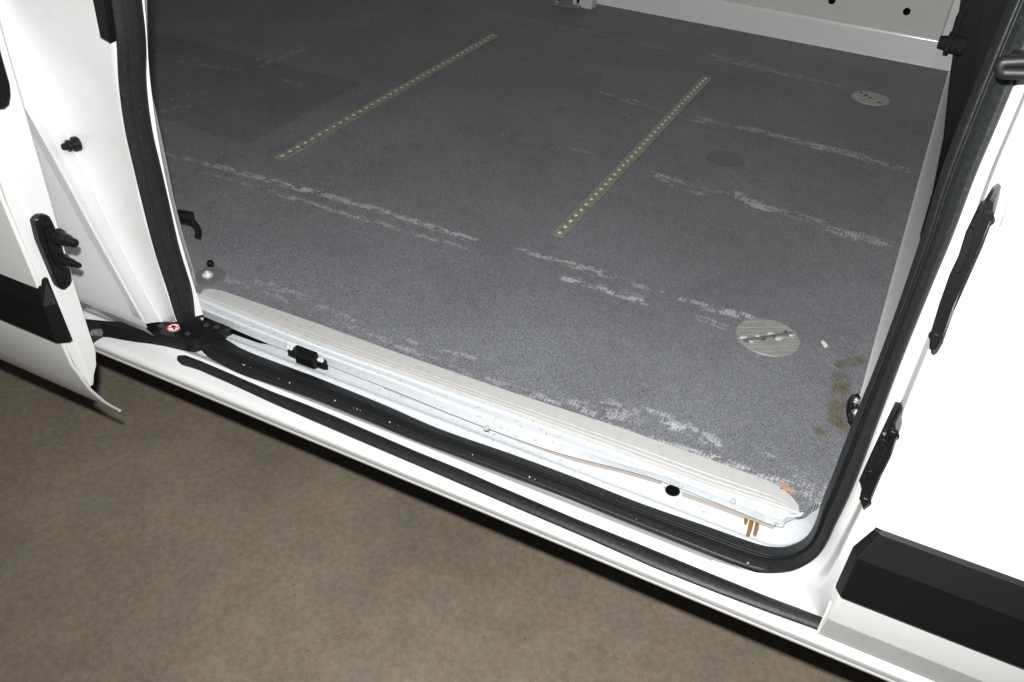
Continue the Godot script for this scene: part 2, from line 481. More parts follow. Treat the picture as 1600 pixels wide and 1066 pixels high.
	# fine wire-mesh grain
	var G := 512
	var grain := PackedByteArray()
	grain.resize(G * G * 3)
	for y in G:
		for x in G:
			var v := 222 + int(12.0 * sin(TAU * x * 52.0 / G) * sin(TAU * y * 52.0 / G)) + (noise[(x * 31 + y * 517 + ((x * y) >> 2)) & 65535] - 127) * 44 / 127
			var i := (y * G + x) * 3
			grain[i] = v; grain[i + 1] = v; grain[i + 2] = v
	var gim := Image.create_from_data(G, G, false, Image.FORMAT_RGB8, grain)
	m.detail_enabled = true
	m.detail_blend_mode = BaseMaterial3D.BLEND_MODE_MUL
	m.detail_uv_layer = BaseMaterial3D.DETAIL_UV_2
	m.detail_albedo = ImageTexture.create_from_image(gim)
	return m

func concrete_material() -> StandardMaterial3D:
	var W := 1400
	var n1 := FastNoiseLite.new(); n1.seed = 61; n1.frequency = 0.0042; n1.fractal_octaves = 5; n1.domain_warp_enabled = true; n1.domain_warp_amplitude = 60; n1.domain_warp_frequency = 0.004
	var n2 := FastNoiseLite.new(); n2.seed = 62; n2.frequency = 0.016; n2.fractal_octaves = 5
	var n3 := FastNoiseLite.new(); n3.seed = 63; n3.frequency = 0.09; n3.fractal_octaves = 3
	var a := n1.get_image(W, W).get_data()
	var c := n2.get_image(W, W).get_data()
	var e := n3.get_image(W, W).get_data()
	var out := PackedByteArray()
	out.resize(W * W * 3)
	var rng := RandomNumberGenerator.new()
	rng.seed = 15
	var noise := PackedByteArray()
	noise.resize(65536)
	for i in 65536: noise[i] = rng.randi() & 255
	for i in W * W:
		var v := 125.0 + (a[i] - 127) * 0.065 + (c[i] - 127) * 0.045 + (e[i] - 127) * 0.08 + (noise[(i * 7 + (i / W) * 331) & 65535] - 127) * 0.06
		var warm := 1.0 + (c[(i + W * 411) % (W * W)] - 127) * 0.00022
		out[i * 3] = int(v * 1.022 * warm)
		out[i * 3 + 1] = int(v * 0.965)
		out[i * 3 + 2] = int(v * 0.855 / warm)
	var im := Image.create_from_data(W, W, false, Image.FORMAT_RGB8, out)
	for k in 800:
		var p := Vector2i(rng.randi_range(4, W - 5), rng.randi_range(4, W - 5))
		var s := rng.randi_range(1, 2)
		im.fill_rect(Rect2i(p, Vector2i(s, 1)), Color(0.30, 0.27, 0.23) if rng.randf() < 0.55 else Color(0.62, 0.55, 0.46))
	for k in 30:       # faint trowel arcs
		var o := Vector2(rng.randf_range(0, W), rng.randf_range(0, W))
		var r := rng.randf_range(150, 420)
		var a0 := rng.randf() * TAU
		var f := rng.randf_range(1.012, 1.03)
		for t in 500:
			var ang := a0 + t * 0.0022
			var q := Vector2i(o + Vector2(cos(ang), sin(ang)) * r)
			for dy in 2:
				var x := q.x
				var y := q.y + dy
				if x >= 0 and y >= 0 and x < W and y < W:
					var col := im.get_pixel(x, y)
					im.set_pixel(x, y, Color(col.r * f, col.g * f, col.b * f))
	var m := StandardMaterial3D.new()
	m.albedo_texture = ImageTexture.create_from_image(im)
	m.roughness = 0.68
	m.metallic_specular = 0.35
	m.normal_enabled = true
	m.normal_texture = noise_tex(0.06, 66, [], 512, true, 2.0)
	m.normal_scale = 0.1
	return m

# ---------------------------------------------------------------- parts
func fold(pts: Array, dy: float) -> Array:
	var out := []
	for p in pts: out.append((p as Vector3) + Vector3(0, dy, 0))
	return out

func anchor_rail(van: Node3D, x: float, z0: float, z1: float) -> void:
	var y0 := F + 0.0005
	var b := Buf.new()
	var nh := int(round((z1 - z0) / 0.0254))
	var pitch := (z1 - z0) / nh
	# two scalloped lips, one polygon per hole pitch
	for k in nh:
		var za := z0 + k * pitch
		var zm := za + pitch * 0.5
		for sd in [-1.0, 1.0]:
			var wide := 0.0125
			var poly := [Vector3(x + sd * wide, y0 + 0.0032, za), Vector3(x + sd * 0.0008 - 0.002, y0 + 0.0032, za)]
			for t in 7:
				var ang: float = PI * (t / 6.0)
				poly.append(Vector3(x - 0.002 + sd * (0.0008 + 0.0046 * sin(ang)), y0 + 0.0032, zm - 0.0056 * cos(ang)))
			poly.append(Vector3(x + sd * 0.0008 - 0.002, y0 + 0.0032, za + pitch))
			poly.append(Vector3(x + sd * wide, y0 + 0.0032, za + pitch))
			prism(b, poly, Vector3(0, -0.0032, 0), 0.0003)
	var rail := obj("anchor_rail", b, M.rail, van, 25.0)
	var fl := Buf.new()
	box(fl, Vector3(x - 0.0085, y0 - 0.001, z0 + 0.001), Vector3(x + 0.0045, y0 + 0.0006, z1 - 0.001), 0.0002)
	for k in nh:
		var zm := z0 + (k + 0.5) * pitch
		lathe(fl, Transform3D(Basis(), Vector3(x - 0.002, y0 + 0.0004, zm)), [Vector2(0.0044, 0.0), Vector2(0.0042, 0.0016), Vector2(0.0030, 0.0028), Vector2(0.0014, 0.0033), Vector2(0.0, 0.0034)], 10)
	var s := obj("hole_stud", fl, M.bright, rail)
	tag(s, "", "", "", "stuff")

func disc(van: Node3D, at: Vector3, ang: float, r: float, m: Material, studs: bool, brush := 0.0) -> void:
	var b := Buf.new()
	var top := []
	for k in 48: top.append(Vector3(cos(TAU * k / 48) * r, 0.0022, sin(TAU * k / 48) * r))
	prism(b, top, Vector3(0, -0.0022, 0), 0.0009)
	var o := obj("anchor_disc", b, m, van, 25.0)
	o.position = at
	o.rotation.y = brush
	var s := Buf.new()
	var xf := Transform3D(Basis(Vector3.UP, ang - brush), Vector3.ZERO)
	for k in 5:
		if not studs and k == 3: continue
		box(s, Vector3(-r * 0.86 + k * r * 0.36, 0.001, -0.003 - 0.0012 * (k % 2)), Vector3(-r * 0.86 + k * r * 0.36 + r * (0.34 if studs else 0.2), 0.0026, 0.003), 0.0003, xf)
	for k in (4 if studs else 0):
		lathe(s, xf * Transform3D(Basis(), Vector3((k - 1.5) * r * 0.48, 0.0014, 0)), [Vector2(0.0085, 0), Vector2(0.0085, 0.0010), Vector2(0.0078, 0.0014), Vector2(0.006, 0.0014), Vector2(0.0055, 0.0008), Vector2(0.0, 0.0008)], 14)
	if r != 0.042: obj("slot", s, M.dark if not studs else M.grey_metal, o)
	if studs:
		var t := Buf.new()
		for k in 4:
			for sd in [-1.0, 1.0]:
				if (k == 1 and sd > 0) or (k == 3 and sd < 0): continue
				var q := 0.7 + 0.55 * fmod(k * 0.37 + sd * 0.21 + 1.0, 1.0)
				lathe(t, xf * Transform3D(Basis(Vector3.UP, k * 1.3).scaled(Vector3(q * 1.5, 0.8, q * 0.9)), Vector3((k - 1.5) * r * 0.48 + sd * 0.003, 0.0018, sd * 0.0068 * q)), [Vector2(0.0042, 0), Vector2(0.004, 0.0014), Vector2(0.0025, 0.0026), Vector2(0.0, 0.0030)], 10)
		tag(obj("rim_bump", t, M.bright, o), "", "", "", "stuff")

func d_ring(van: Node3D, at: Vector3, turn: float, size := 1.0) -> void:
	var b := Buf.new()
	box(b, Vector3(-0.03, 0, -0.016) * size, Vector3(0.03, 0.004, 0.016) * size, 0.001)
	var o := obj("lashing_eye", b, M.grey_metal, van)
	o.position = at
	o.rotation.y = turn
	var r := Buf.new()
	var pts := []
	for k in 15:
		var a := PI * (k / 14.0)
		pts.append(Vector3(cos(a) * 0.022, 0.008 + sin(a) * 0.03, sin(a) * 0.006) * size)
	tube(r, pts, 0.0045 * size, 10)
	obj("ring", r, M.plastic, o)
	for sd in [-1.0, 1.0]: screw(o, M.steel, Transform3D(Basis(), Vector3(sd * 0.022, 0.004, 0.009) * size), 0.004 * size, 0.005 * size)

func _ready() -> void:
	# ---------------- camera, light, exposure
	var cam := Camera3D.new()
	cam.name = "camera"
	cam.transform = Transform3D(Basis(Vector3(0.8945, 0.0523, -0.4439), Vector3(-0.3035, 0.8002, -0.5173), Vector3(0.3282, 0.5975, 0.7316)), Vector3(0, 1.27, 0))
	cam.fov = 42.463
	cam.near = 0.05
	cam.far = 60.0
	add_child(cam)
	cam.current = true
	var we := WorldEnvironment.new()
	we.name = "environment"
	var env := Environment.new()
	env.background_mode = Environment.BG_COLOR
	env.background_color = Color(0.125, 0.120, 0.113).linear_to_srgb()
	env.background_energy_multiplier = 1.0
	env.tonemap_mode = Environment.TONE_MAPPER_LINEAR
	env.tonemap_exposure = 1.0
	env.sdfgi_enabled = true
	env.ssao_enabled = true
	env.ssil_enabled = true
	we.environment = env
	add_child(we)
	var flash := SpotLight3D.new()
	flash.name = "camera_flash"
	flash.position = Vector3(-0.0407, 1.329, -0.0299)
	flash.look_at_from_position(flash.position, flash.position - (Vector3(0.3282, 0.5975, 0.7316) as Vector3) + Vector3(0.05, 0.12, -0.05), Vector3.UP)
	flash.spot_angle = 60.0
	flash.spot_angle_attenuation = 0.8
	flash.spot_range = 12.0
	flash.spot_attenuation = 2.0
	flash.light_energy = 2.85
	flash.light_color = Color(1.0, 0.995, 0.985)
	flash.light_size = 0.012
	flash.shadow_enabled = true
	add_child(flash)

	materials()
	structure()
	var van := Node3D.new()
	van.name = "delivery_van"
	add_child(van)
	tag(van, "white delivery van with its side door slid open and an empty grey load floor", "van")
	cargo_space(van)
	door_step(van)
	left_pillar(van)
	right_pillar(van)
	sliding_door(van)
	front_door(van)
	hardware(van)
	litter()

func structure() -> void:
	var b := Buf.new()
	var n := 12
	for i in n:
		for j in n:
			var x0 := -7.0 + 14.0 * i / n
			var z0 := -7.0 + 14.0 * j / n
			var d := 14.0 / n
			b.quad(Vector3(x0, 0, z0), Vector3(x0 + d, 0, z0), Vector3(x0 + d, 0, z0 + d), Vector3(x0, 0, z0 + d))
	var g := obj("ground", b, concrete_material(), self, 38.0, Rect2(-0.3, -0.2, 2.3, 2.3))
	tag(g, "mottled brown grey concrete floor under the van", "", "", "structure")

func cargo_space(van: Node3D) -> void:
	# load floor board
	var b := Buf.new()
	var poly := [Vector3(-3.3, F, -2.76), Vector3(0.062, F, -2.76), Vector3(0.058, F, -0.885)]
	poly += [Vector3(0.050, F, -0.872), Vector3(0.040, F, -0.866), Vector3(0.034, F, -0.852), Vector3(0.027, F, -0.846), Vector3(0.016, F, -0.845)]
	poly += [Vector3(-0.935, F, -0.843), Vector3(-0.965, F, -0.86), Vector3(-1.0, F, -0.90), Vector3(-3.3, F, -0.90)]
	prism(b, poly, Vector3(0, -0.014, 0), 0.001)
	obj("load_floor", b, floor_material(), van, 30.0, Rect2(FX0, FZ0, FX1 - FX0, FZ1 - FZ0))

	anchor_rail(van, -1.127, -2.259, -1.294)
	anchor_rail(van, -0.508, -2.279, -1.306)
	disc(van, Vector3(-0.095, F + 0.0005, -1.191), deg_to_rad(44), 0.050, M.disc, true, deg_to_rad(30))
	disc(van, Vector3(-0.105, F + 0.0005, -2.376), deg_to_rad(-40), 0.047, M.disc_plain, false)
	disc(van, Vector3(-0.331, F + 0.0005, -1.803), deg_to_rad(20), 0.042, M.cover, false)

	# side wall on the far side: box section below, recessed panel with holes above
	var wz := -2.735
	var w := Buf.new()
	along_x(w, [Vector2(F + 0.0765, wz - 0.011), Vector2(F + 0.0785, wz - 0.0130), Vector2(F + 0.4, wz - 0.0135), Vector2(F + 1.35, wz - 0.014)], [-3.3, -2.0, -1.0, -0.5, 0.020], true)
	var wall := obj("side_wall", w, M.inside, van)
	var wl := Buf.new()
	along_x(wl, fillet([Vector2(F - 0.01, wz + 0.004), Vector2(F + 0.004, wz + 0.001), Vector2(F + 0.070, wz - 0.004), Vector2(F + 0.0775, wz - 0.0075), Vector2(F + 0.0765, wz - 0.020)], 0.004, 4), [-3.3, -2.0, -1.0, -0.5, 0.020], true)
	obj("wall_rail", wl, M.white, van)
	var post := Buf.new()        # white frame that closes the panel on the right
	along_x(post, fillet([Vector2(F - 0.01, wz + 0.0025), Vector2(F + 0.012, wz + 0.002), Vector2(F + 1.35, wz + 0.002)], 0.004, 2), [0.012, 0.03, 0.095], true)
	post.quad(Vector3(0.012, F + 0.076, wz + 0.002), Vector3(0.012, F + 1.35, wz + 0.002), Vector3(0.006, F + 1.35, wz - 0.014), Vector3(0.006, F + 0.078, wz - 0.013))
	obj("wall_post", post, M.white, van)
	for p in [Vector3(-0.0971, 0.6022, -2.747), Vector3(-0.3009, 0.5967, -2.747), Vector3(-0.5046, 0.5965, -2.747)]:
		var hb := Buf.new()
		lathe(hb, Transform3D(Basis(Vector3.RIGHT, PI / 2), p), [Vector2(0.0102, -0.002), Vector2(0.0100, 0.0006), Vector2(0.0090, 0.0012), Vector2(0.0, 0.0008)], 20)
		obj("panel_hole", hb, M.dark, wall)
	# bulkhead behind the front seats, with a folded foot on the floor
	var bh := Buf.new()
	var zs := [-2.76, -2.2, -1.6, -1.2, -0.86]
	var rows := []
	for z in zs:
		var t: float = (z + 2.76) / 1.9
		rows.append([Vector3(0.0575, F + 0.0006, z), Vector3(0.0615, F + 0.0030, z), Vector3(0.068, F + 0.012, z), Vector3(0.080, F + 0.030, z), Vector3(0.086, F + 0.048, z), Vector3(0.088, F + 0.4, z), Vector3(0.09, F + 1.35, z)])
	loft(bh, rows, true)
	obj("bulkhead", bh, M.white, van)
	# closed body around the load space
	var ro := Buf.new()
	box(ro, Vector3(-3.34, F + 1.35, -2.82), Vector3(1.5, F + 1.40, -0.80), 0.01)
	obj("roof", ro, M.inside, van)
	var re := Buf.new()
	box(re, Vector3(-3.36, F - 0.05, -2.82), Vector3(-3.30, F + 1.35, -0.72), 0.005)
	obj("rear_wall", re, M.inside, van)
	var un := Buf.new()
	box(un, Vector3(-3.3, F - 0.16, -2.78), Vector3(1.5, F - 0.135, -0.80), 0.01)
	obj("underbody", un, M.dark, van)
	var outer := Buf.new()
	box(outer, Vector3(-3.34, F - 0.20, -2.86), Vector3(1.5, F + 1.36, -2.80), 0.01)
	obj("far_side_panel", outer, M.white, van)
	var hd := Buf.new()
	box(hd, Vector3(-1.05, F + 1.22, -0.86), Vector3(1.5, F + 1.35, -0.72), 0.01)
	obj("door_header", hd, M.white, van)

func door_step(van: Node3D) -> void:
	# beige grey edge strip, rounded at both ends, with fine grooves
	var inn := [Vector3(-0.922, 0.4725, -0.8399), Vector3(-0.9255, 0.4725, -0.8495), Vector3(-0.9195, 0.4725, -0.8575), Vector3(-0.9022, 0.4725, -0.8624), Vector3(-0.7227, 0.4725, -0.8665), Vector3(-0.5747, 0.4725, -0.866), Vector3(-0.385, 0.4725, -0.8697), Vector3(-0.2234, 0.4725, -0.8767), Vector3(-0.0956, 0.4725, -0.8777), Vector3(-0.0176, 0.4725, -0.8765), Vector3(-0.0026, 0.4725, -0.8721), Vector3(0.0123, 0.4725, -0.8629), Vector3(0.0227, 0.4725, -0.8514)]
	var out := [Vector3(-0.9198, 0.4725, -0.8359), Vector3(-0.916, 0.4725, -0.836), Vector3(-0.8974, 0.4725, -0.8356), Vector3(-0.8762, 0.4725, -0.8347), Vector3(-0.6937, 0.4725, -0.8274), Vector3(-0.552, 0.4725, -0.8303), Vector3(-0.3674, 0.4725, -0.8343), Vector3(-0.2074, 0.4725, -0.8344), Vector3(-0.083, 0.4725, -0.8334), Vector3(-0.0087, 0.4725, -0.8381), Vector3(0.0048, 0.4725, -0.8384), Vector3(0.0159, 0.4725, -0.8386), Vector3(0.026, 0.4725, -0.8394)]
	var b := Buf.new()
	var rows := []
	for i in inn.size():
		var r := []
		for p in [[0.0, -0.0028], [0.0, -0.0008], [0.03, 0.0], [0.5, 0.0], [0.64, 0.0], [0.655, -0.0009], [0.67, 0.0], [0.82, 0.0], [0.835, -0.0009], [0.85, 0.0], [0.96, 0.0], [1.0, -0.0008], [1.0, -0.0045]]:
			r.append((inn[i] as Vector3).lerp(out[i], p[0]) + Vector3(0, p[1], 0))
		rows.append(r)
	loft(b, rows, true)
	obj("edge_strip", b, M.strip, van, 25.0)

	# white ledge with its turned-down lip
	var top := [Vector3(-0.9352, 0.467, -0.8416), Vector3(-0.8807, 0.467, -0.8373), Vector3(-0.7739, 0.467, -0.8334), Vector3(-0.6971, 0.467, -0.8312), Vector3(-0.6299, 0.467, -0.8305), Vector3(-0.5539, 0.467, -0.8329), Vector3(-0.468, 0.467, -0.8335), Vector3(-0.3687, 0.467, -0.8376), Vector3(-0.2844, 0.467, -0.8393), Vector3(-0.2082, 0.467, -0.8384), Vector3(-0.1283, 0.467, -0.8375), Vector3(-0.0609, 0.467, -0.8391), Vector3(-0.0015, 0.467, -0.8437), Vector3(0.0161, 0.467, -0.8438), Vector3(0.0309, 0.467, -0.8454)]
	var edge := [Vector3(-0.9116, 0.466, -0.8154), Vector3(-0.8593, 0.466, -0.814), Vector3(-0.7615, 0.466, -0.8117), Vector3(-0.6838, 0.466, -0.8131), Vector3(-0.6185, 0.466, -0.814), Vector3(-0.5424, 0.466, -0.8149), Vector3(-0.4565, 0.466, -0.8135), Vector3(-0.3569, 0.466, -0.814), Vector3(-0.2785, 0.466, -0.8173), Vector3(-0.2012, 0.466, -0.8202), Vector3(-0.1354, 0.466, -0.828), Vector3(-0.0624, 0.466, -0.8268), Vector3(0.0026, 0.466, -0.8265), Vector3(0.0151, 0.466, -0.8347), Vector3(0.0298, 0.466, -0.844)]
	var low := [Vector3(-0.9185, 0.448, -0.8188), Vector3(-0.8618, 0.448, -0.816), Vector3(-0.7676, 0.448, -0.8117), Vector3(-0.6864, 0.448, -0.8142), Vector3(-0.6194, 0.448, -0.8135), Vector3(-0.5417, 0.448, -0.8129), Vector3(-0.4545, 0.448, -0.8102), Vector3(-0.3537, 0.448, -0.8096), Vector3(-0.279, 0.448, -0.8139), Vector3(-0.201, 0.448, -0.8262), Vector3(-0.1459, 0.448, -0.8317), Vector3(-0.0645, 0.448, -0.8298), Vector3(0.0064, 0.448, -0.8284), Vector3(0.0149, 0.448, -0.8409), Vector3(0.0301, 0.448, -0.8609)]
	var rl := []
	for i in top.size():
		var t: Vector3 = top[i]
		var e: Vector3 = edge[i]
		var l: Vector3 = low[i]
		rl.append([t + Vector3(0, 0.0, -0.02), t, t.lerp(e, 0.3), t.lerp(e, 0.36) + Vector3(0, -0.0012, 0), t.lerp(e, 0.9), e + Vector3(0, -0.0015, 0.0008), e.lerp(l, 0.25) + Vector3(0, 0, 0.0012), e.lerp(l, 0.8), l, l + Vector3(0, -0.0015, -0.002), l + Vector3(0, 0.001, -0.012), l + Vector3(0, -0.012, -0.06)])
	var rows2 := []
	for i in rl.size() - 1:      # finer along the sill
		for k in 4:
			var t := k / 4.0
			var r := []
			for j in rl[i].size(): r.append((rl[i][j] as Vector3).cubic_interpolate(rl[i + 1][j], rl[max(i - 1, 0)][j], rl[min(i + 2, rl.size() - 1)][j], t))
			rows2.append(r)
	rows2.append(rl[rl.size() - 1])
	var lb := Buf.new()
	loft(lb, rows2, true)
	var ledge := obj("step_ledge", lb, M.sill, van, 30.0)
	for p in [Vector3(-0.2088, 0.462, -0.8274), Vector3(-0.731, 0.462, -0.8116), Vector3(-0.3867, 0.462, -0.7961), Vector3(-0.0523, 0.466, -0.8262)]:
		var sb := Buf.new()
		lathe(sb, Transform3D(Basis(), p), [Vector2(0.0042, -0.002), Vector2(0.004, 0.0006), Vector2(0.0025, 0.0012), Vector2(0, 0.0012)], 12)
		obj("rivet", sb, M.strip, ledge)

	# channel between ledge and seal
	var cb := Buf.new()
	var prof := fillet([Vector2(F - 0.045, -0.90), Vector2(F - 0.033, -0.86), Vector2(F - 0.0345, -0.812), Vector2(F - 0.0340, -0.806), Vector2(F - 0.0318, -0.802), Vector2(F - 0.0318, -0.797), Vector2(F - 0.0340, -0.793), Vector2(F - 0.0340, -0.780), Vector2(F - 0.044, -0.765), Vector2(F - 0.046, -0.735)], 0.004, 3)
	along_x(cb, prof, [-1.3, -1.0, -0.8, -0.5, -0.2, -0.03, 0.0], true)
	# its end rises to the pillar
	var last := []
	for s in 7:
		var t := s / 6.0
		var r := []
		for p in prof: r.append(Vector3(0.052 * t, p.x + 0.035 * t * t * t, p.y - (0.004 + 0.6 * max(0.0, p.y + 0.81)) * t * t - 0.01 * t))
		last.append(r)
	loft(cb, last, true)
	var channel := obj("step_channel", cb, M.sill, van, 35.0)
	var pb := Buf.new()       # dark disc painted for the shade inside the open drain hole
	lathe(pb, Transform3D(Basis(Vector3.UP, 0.0), Vector3(-0.1296, 0.4375, -0.8328)), [Vector2(0.0098, 0.0), Vector2(0.0096, 0.0008), Vector2(0.0088, 0.0010), Vector2(0.0080, 0.0006), Vector2(0.0, 0.0004)], 24)
	obj("drain_hole_disc", pb, M.dark, channel)
	# brown runs of sealant
	for pl in [[Vector3(-0.0354, 0.4375, -0.8383), Vector3(-0.0301, 0.4375, -0.8388), Vector3(-0.0283, 0.4375, -0.83), Vector3(-0.0289, 0.4375, -0.8224), Vector3(-0.0318, 0.4375, -0.8244)], [Vector3(-0.0277, 0.4375, -0.8377), Vector3(-0.0218, 0.4375, -0.8373), Vector3(-0.0203, 0.4375, -0.8212), Vector3(-0.0203, 0.4375, -0.8046), Vector3(-0.0244, 0.4375, -0.8), Vector3(-0.0253, 0.4375, -0.8148)], [Vector3(-0.0198, 0.4375, -0.8359), Vector3(-0.0148, 0.4375, -0.8357), Vector3(-0.013, 0.4375, -0.8228), Vector3(-0.0127, 0.4375, -0.81), Vector3(-0.0171, 0.4375, -0.8099), Vector3(-0.0182, 0.4375, -0.8224)]]:
		var ru := Buf.new()
		prism(ru, pl, Vector3(0, -0.0016, 0), 0.0007)
		obj("sealant_run", ru, M.rust, channel)
	# thin tan grey strip along the foot of the ledge
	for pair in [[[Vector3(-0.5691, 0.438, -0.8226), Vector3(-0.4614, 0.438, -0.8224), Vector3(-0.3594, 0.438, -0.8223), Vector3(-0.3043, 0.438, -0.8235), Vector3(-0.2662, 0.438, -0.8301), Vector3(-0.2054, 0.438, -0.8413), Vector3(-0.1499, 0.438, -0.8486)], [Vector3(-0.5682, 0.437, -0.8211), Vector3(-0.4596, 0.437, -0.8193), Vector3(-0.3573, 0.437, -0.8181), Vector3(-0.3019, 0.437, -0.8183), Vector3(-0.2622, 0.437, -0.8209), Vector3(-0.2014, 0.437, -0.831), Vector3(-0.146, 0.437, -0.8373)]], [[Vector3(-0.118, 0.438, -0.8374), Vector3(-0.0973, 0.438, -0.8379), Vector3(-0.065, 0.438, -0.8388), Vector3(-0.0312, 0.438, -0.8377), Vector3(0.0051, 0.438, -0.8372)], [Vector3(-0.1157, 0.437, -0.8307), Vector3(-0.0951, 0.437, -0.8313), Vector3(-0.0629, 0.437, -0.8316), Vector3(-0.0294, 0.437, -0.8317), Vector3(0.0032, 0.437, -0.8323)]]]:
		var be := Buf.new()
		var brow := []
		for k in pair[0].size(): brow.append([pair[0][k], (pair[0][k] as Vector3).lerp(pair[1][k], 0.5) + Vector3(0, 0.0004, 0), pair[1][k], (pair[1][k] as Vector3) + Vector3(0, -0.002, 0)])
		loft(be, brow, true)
		obj("seam_strip", be, M.seam_tan, channel)
	# dark slot of the roller track, left
	var tk := Buf.new()
	var ta := [Vector3(-0.9028, 0.4475, -0.8187), Vector3(-0.888, 0.4475, -0.8194), Vector3(-0.8584, 0.4475, -0.8178), Vector3(-0.8327, 0.4475, -0.8173), Vector3(-0.8117, 0.4475, -0.8189), Vector3(-0.7838, 0.4475, -0.818), Vector3(-0.7666, 0.4475, -0.8149)]
	var tb := [Vector3(-0.8937, 0.4385, -0.8065), Vector3(-0.8789, 0.4385, -0.8073), Vector3(-0.8592, 0.4385, -0.8081), Vector3(-0.8391, 0.4385, -0.8141), Vector3(-0.8119, 0.4385, -0.8146), Vector3(-0.7905, 0.4385, -0.8156), Vector3(-0.7751, 0.4385, -0.8209)]
	var trow := []
	for i in ta.size(): trow.append([ta[i], (ta[i] as Vector3).lerp(tb[i], 0.5) + Vector3(0, 0.001, 0.001), tb[i]])
	loft(tk, trow, true)
	obj("roller_track", tk, M.dark, van)

	# painted sill outside the seal, down to the rounded bottom edge
	var xs := []
	for i in 40: xs.append(-2.6 + 2.6 * i / 29.0)
	var q := [Vector2(F - 0.046, -0.765), Vector2(F - 0.036, -0.747), Vector2(F - 0.0445, -0.7385), Vector2(F - 0.050, -0.7150), Vector2(F - 0.058, -0.7095), Vector2(F - 0.0710, -0.7135), Vector2(F - 0.0728, -0.7165), Vector2(F - 0.0765, -0.7150), Vector2(F - 0.084, -0.7190), Vector2(F - 0.088, -0.728), Vector2(F - 0.090, -0.775), Vector2(F - 0.15, -0.81)]
	var so := Buf.new()
	along_x(so, fillet(q, 0.0035, 3), xs, true)
	obj("outer_sill", so, M.white, van, 50.0)

	# lower rubber strip on the sill
	var r1 := [Vector3(-0.8825, 0.4255, -0.7432), Vector3(-0.8811, 0.4255, -0.7477), Vector3(-0.8752, 0.4255, -0.7493), Vector3(-0.8448, 0.4255, -0.7506), Vector3(-0.7699, 0.4255, -0.7473), Vector3(-0.7084, 0.4255, -0.7453), Vector3(-0.6519, 0.4255, -0.7473), Vector3(-0.6063, 0.4255, -0.7466), Vector3(-0.5454, 0.4255, -0.7446), Vector3(-0.4656, 0.4255, -0.7421), Vector3(-0.3906, 0.4255, -0.7417), Vector3(-0.3356, 0.4255, -0.7396), Vector3(-0.2252, 0.4255, -0.7368), Vector3(-0.1381, 0.4255, -0.7372), Vector3(-0.0543, 0.4255, -0.7362), Vector3(0.0172, 0.4255, -0.736), Vector3(0.0878, 0.4255, -0.7381), Vector3(0.1175, 0.4255, -0.7385)]
	var r2 := [Vector3(-0.8793, 0.42, -0.735), Vector3(-0.8742, 0.42, -0.7316), Vector3(-0.8705, 0.42, -0.731), Vector3(-0.8416, 0.42, -0.7342), Vector3(-0.7785, 0.42, -0.7324), Vector3(-0.6955, 0.42, -0.7282), Vector3(-0.6239, 0.42, -0.7261), Vector3(-0.5697, 0.42, -0.725), Vector3(-0.5119, 0.42, -0.7239), Vector3(-0.4489, 0.42, -0.7228), Vector3(-0.3791, 0.42, -0.7213), Vector3(-0.3027, 0.42, -0.7195), Vector3(-0.2167, 0.42, -0.718), Vector3(-0.1079, 0.42, -0.7144), Vector3(-0.0312, 0.42, -0.7153), Vector3(0.0273, 0.42, -0.7176), Vector3(0.0815, 0.42, -0.7208), Vector3(0.1089, 0.42, -0.7209)]
	var nn := []
	for i in 90: nn.append(Vector3(0, 0.80, 0.60))
	var sp := Buf.new()
	strip(sp, spread(r1, 90), spread(r2, 90), nn, fillet([Vector2(0, -0.004), Vector2(0.0, 0.0065), Vector2(0.28, 0.0100), Vector2(0.62, 0.0098), Vector2(0.96, 0.0075), Vector2(1.01, -0.006)], 0.10, 3))
	obj("sill_rubber", sp, M.rubber, van, 40.0)

	# door seal: one loop from the left pillar along the step and up the right pillar
	var ia := [Vector3(-0.8415, 1.1101, -0.78), Vector3(-0.8547, 1.0323, -0.78), Vector3(-0.8651, 0.9464, -0.78), Vector3(-0.872, 0.8972, -0.78), Vector3(-0.8835, 0.8432, -0.78), Vector3(-0.8896, 0.7878, -0.78), Vector3(-0.8903, 0.7332, -0.78), Vector3(-0.886, 0.6087, -0.78), Vector3(-0.8765, 0.5286, -0.78), Vector3(-0.8752, 0.4798, -0.78)]
	var ob := [Vector3(-0.8691, 1.1093, -0.757), Vector3(-0.874, 1.0333, -0.757), Vector3(-0.8847, 0.9482, -0.757), Vector3(-0.89, 0.8999, -0.757), Vector3(-0.9018, 0.8464, -0.757), Vector3(-0.9087, 0.7915, -0.757), Vector3(-0.9095, 0.7374, -0.757), Vector3(-0.9055, 0.6142, -0.757), Vector3(-0.8958, 0.535, -0.757), Vector3(-0.889, 0.4794, -0.757)]
	ia += [Vector3(-0.8773, 0.439, -0.8055), Vector3(-0.8532, 0.439, -0.799), Vector3(-0.8377, 0.439, -0.7958), Vector3(-0.8043, 0.439, -0.7908), Vector3(-0.772, 0.439, -0.7894), Vector3(-0.7025, 0.439, -0.7904), Vector3(-0.6597, 0.439, -0.7909), Vector3(-0.5459, 0.439, -0.7886), Vector3(-0.452, 0.439, -0.7838), Vector3(-0.3427, 0.439, -0.7885), Vector3(-0.2494, 0.439, -0.7903), Vector3(-0.1588, 0.439, -0.7896), Vector3(-0.0736, 0.439, -0.7937), Vector3(-0.0328, 0.439, -0.7951), Vector3(-0.0066, 0.439, -0.7968)]
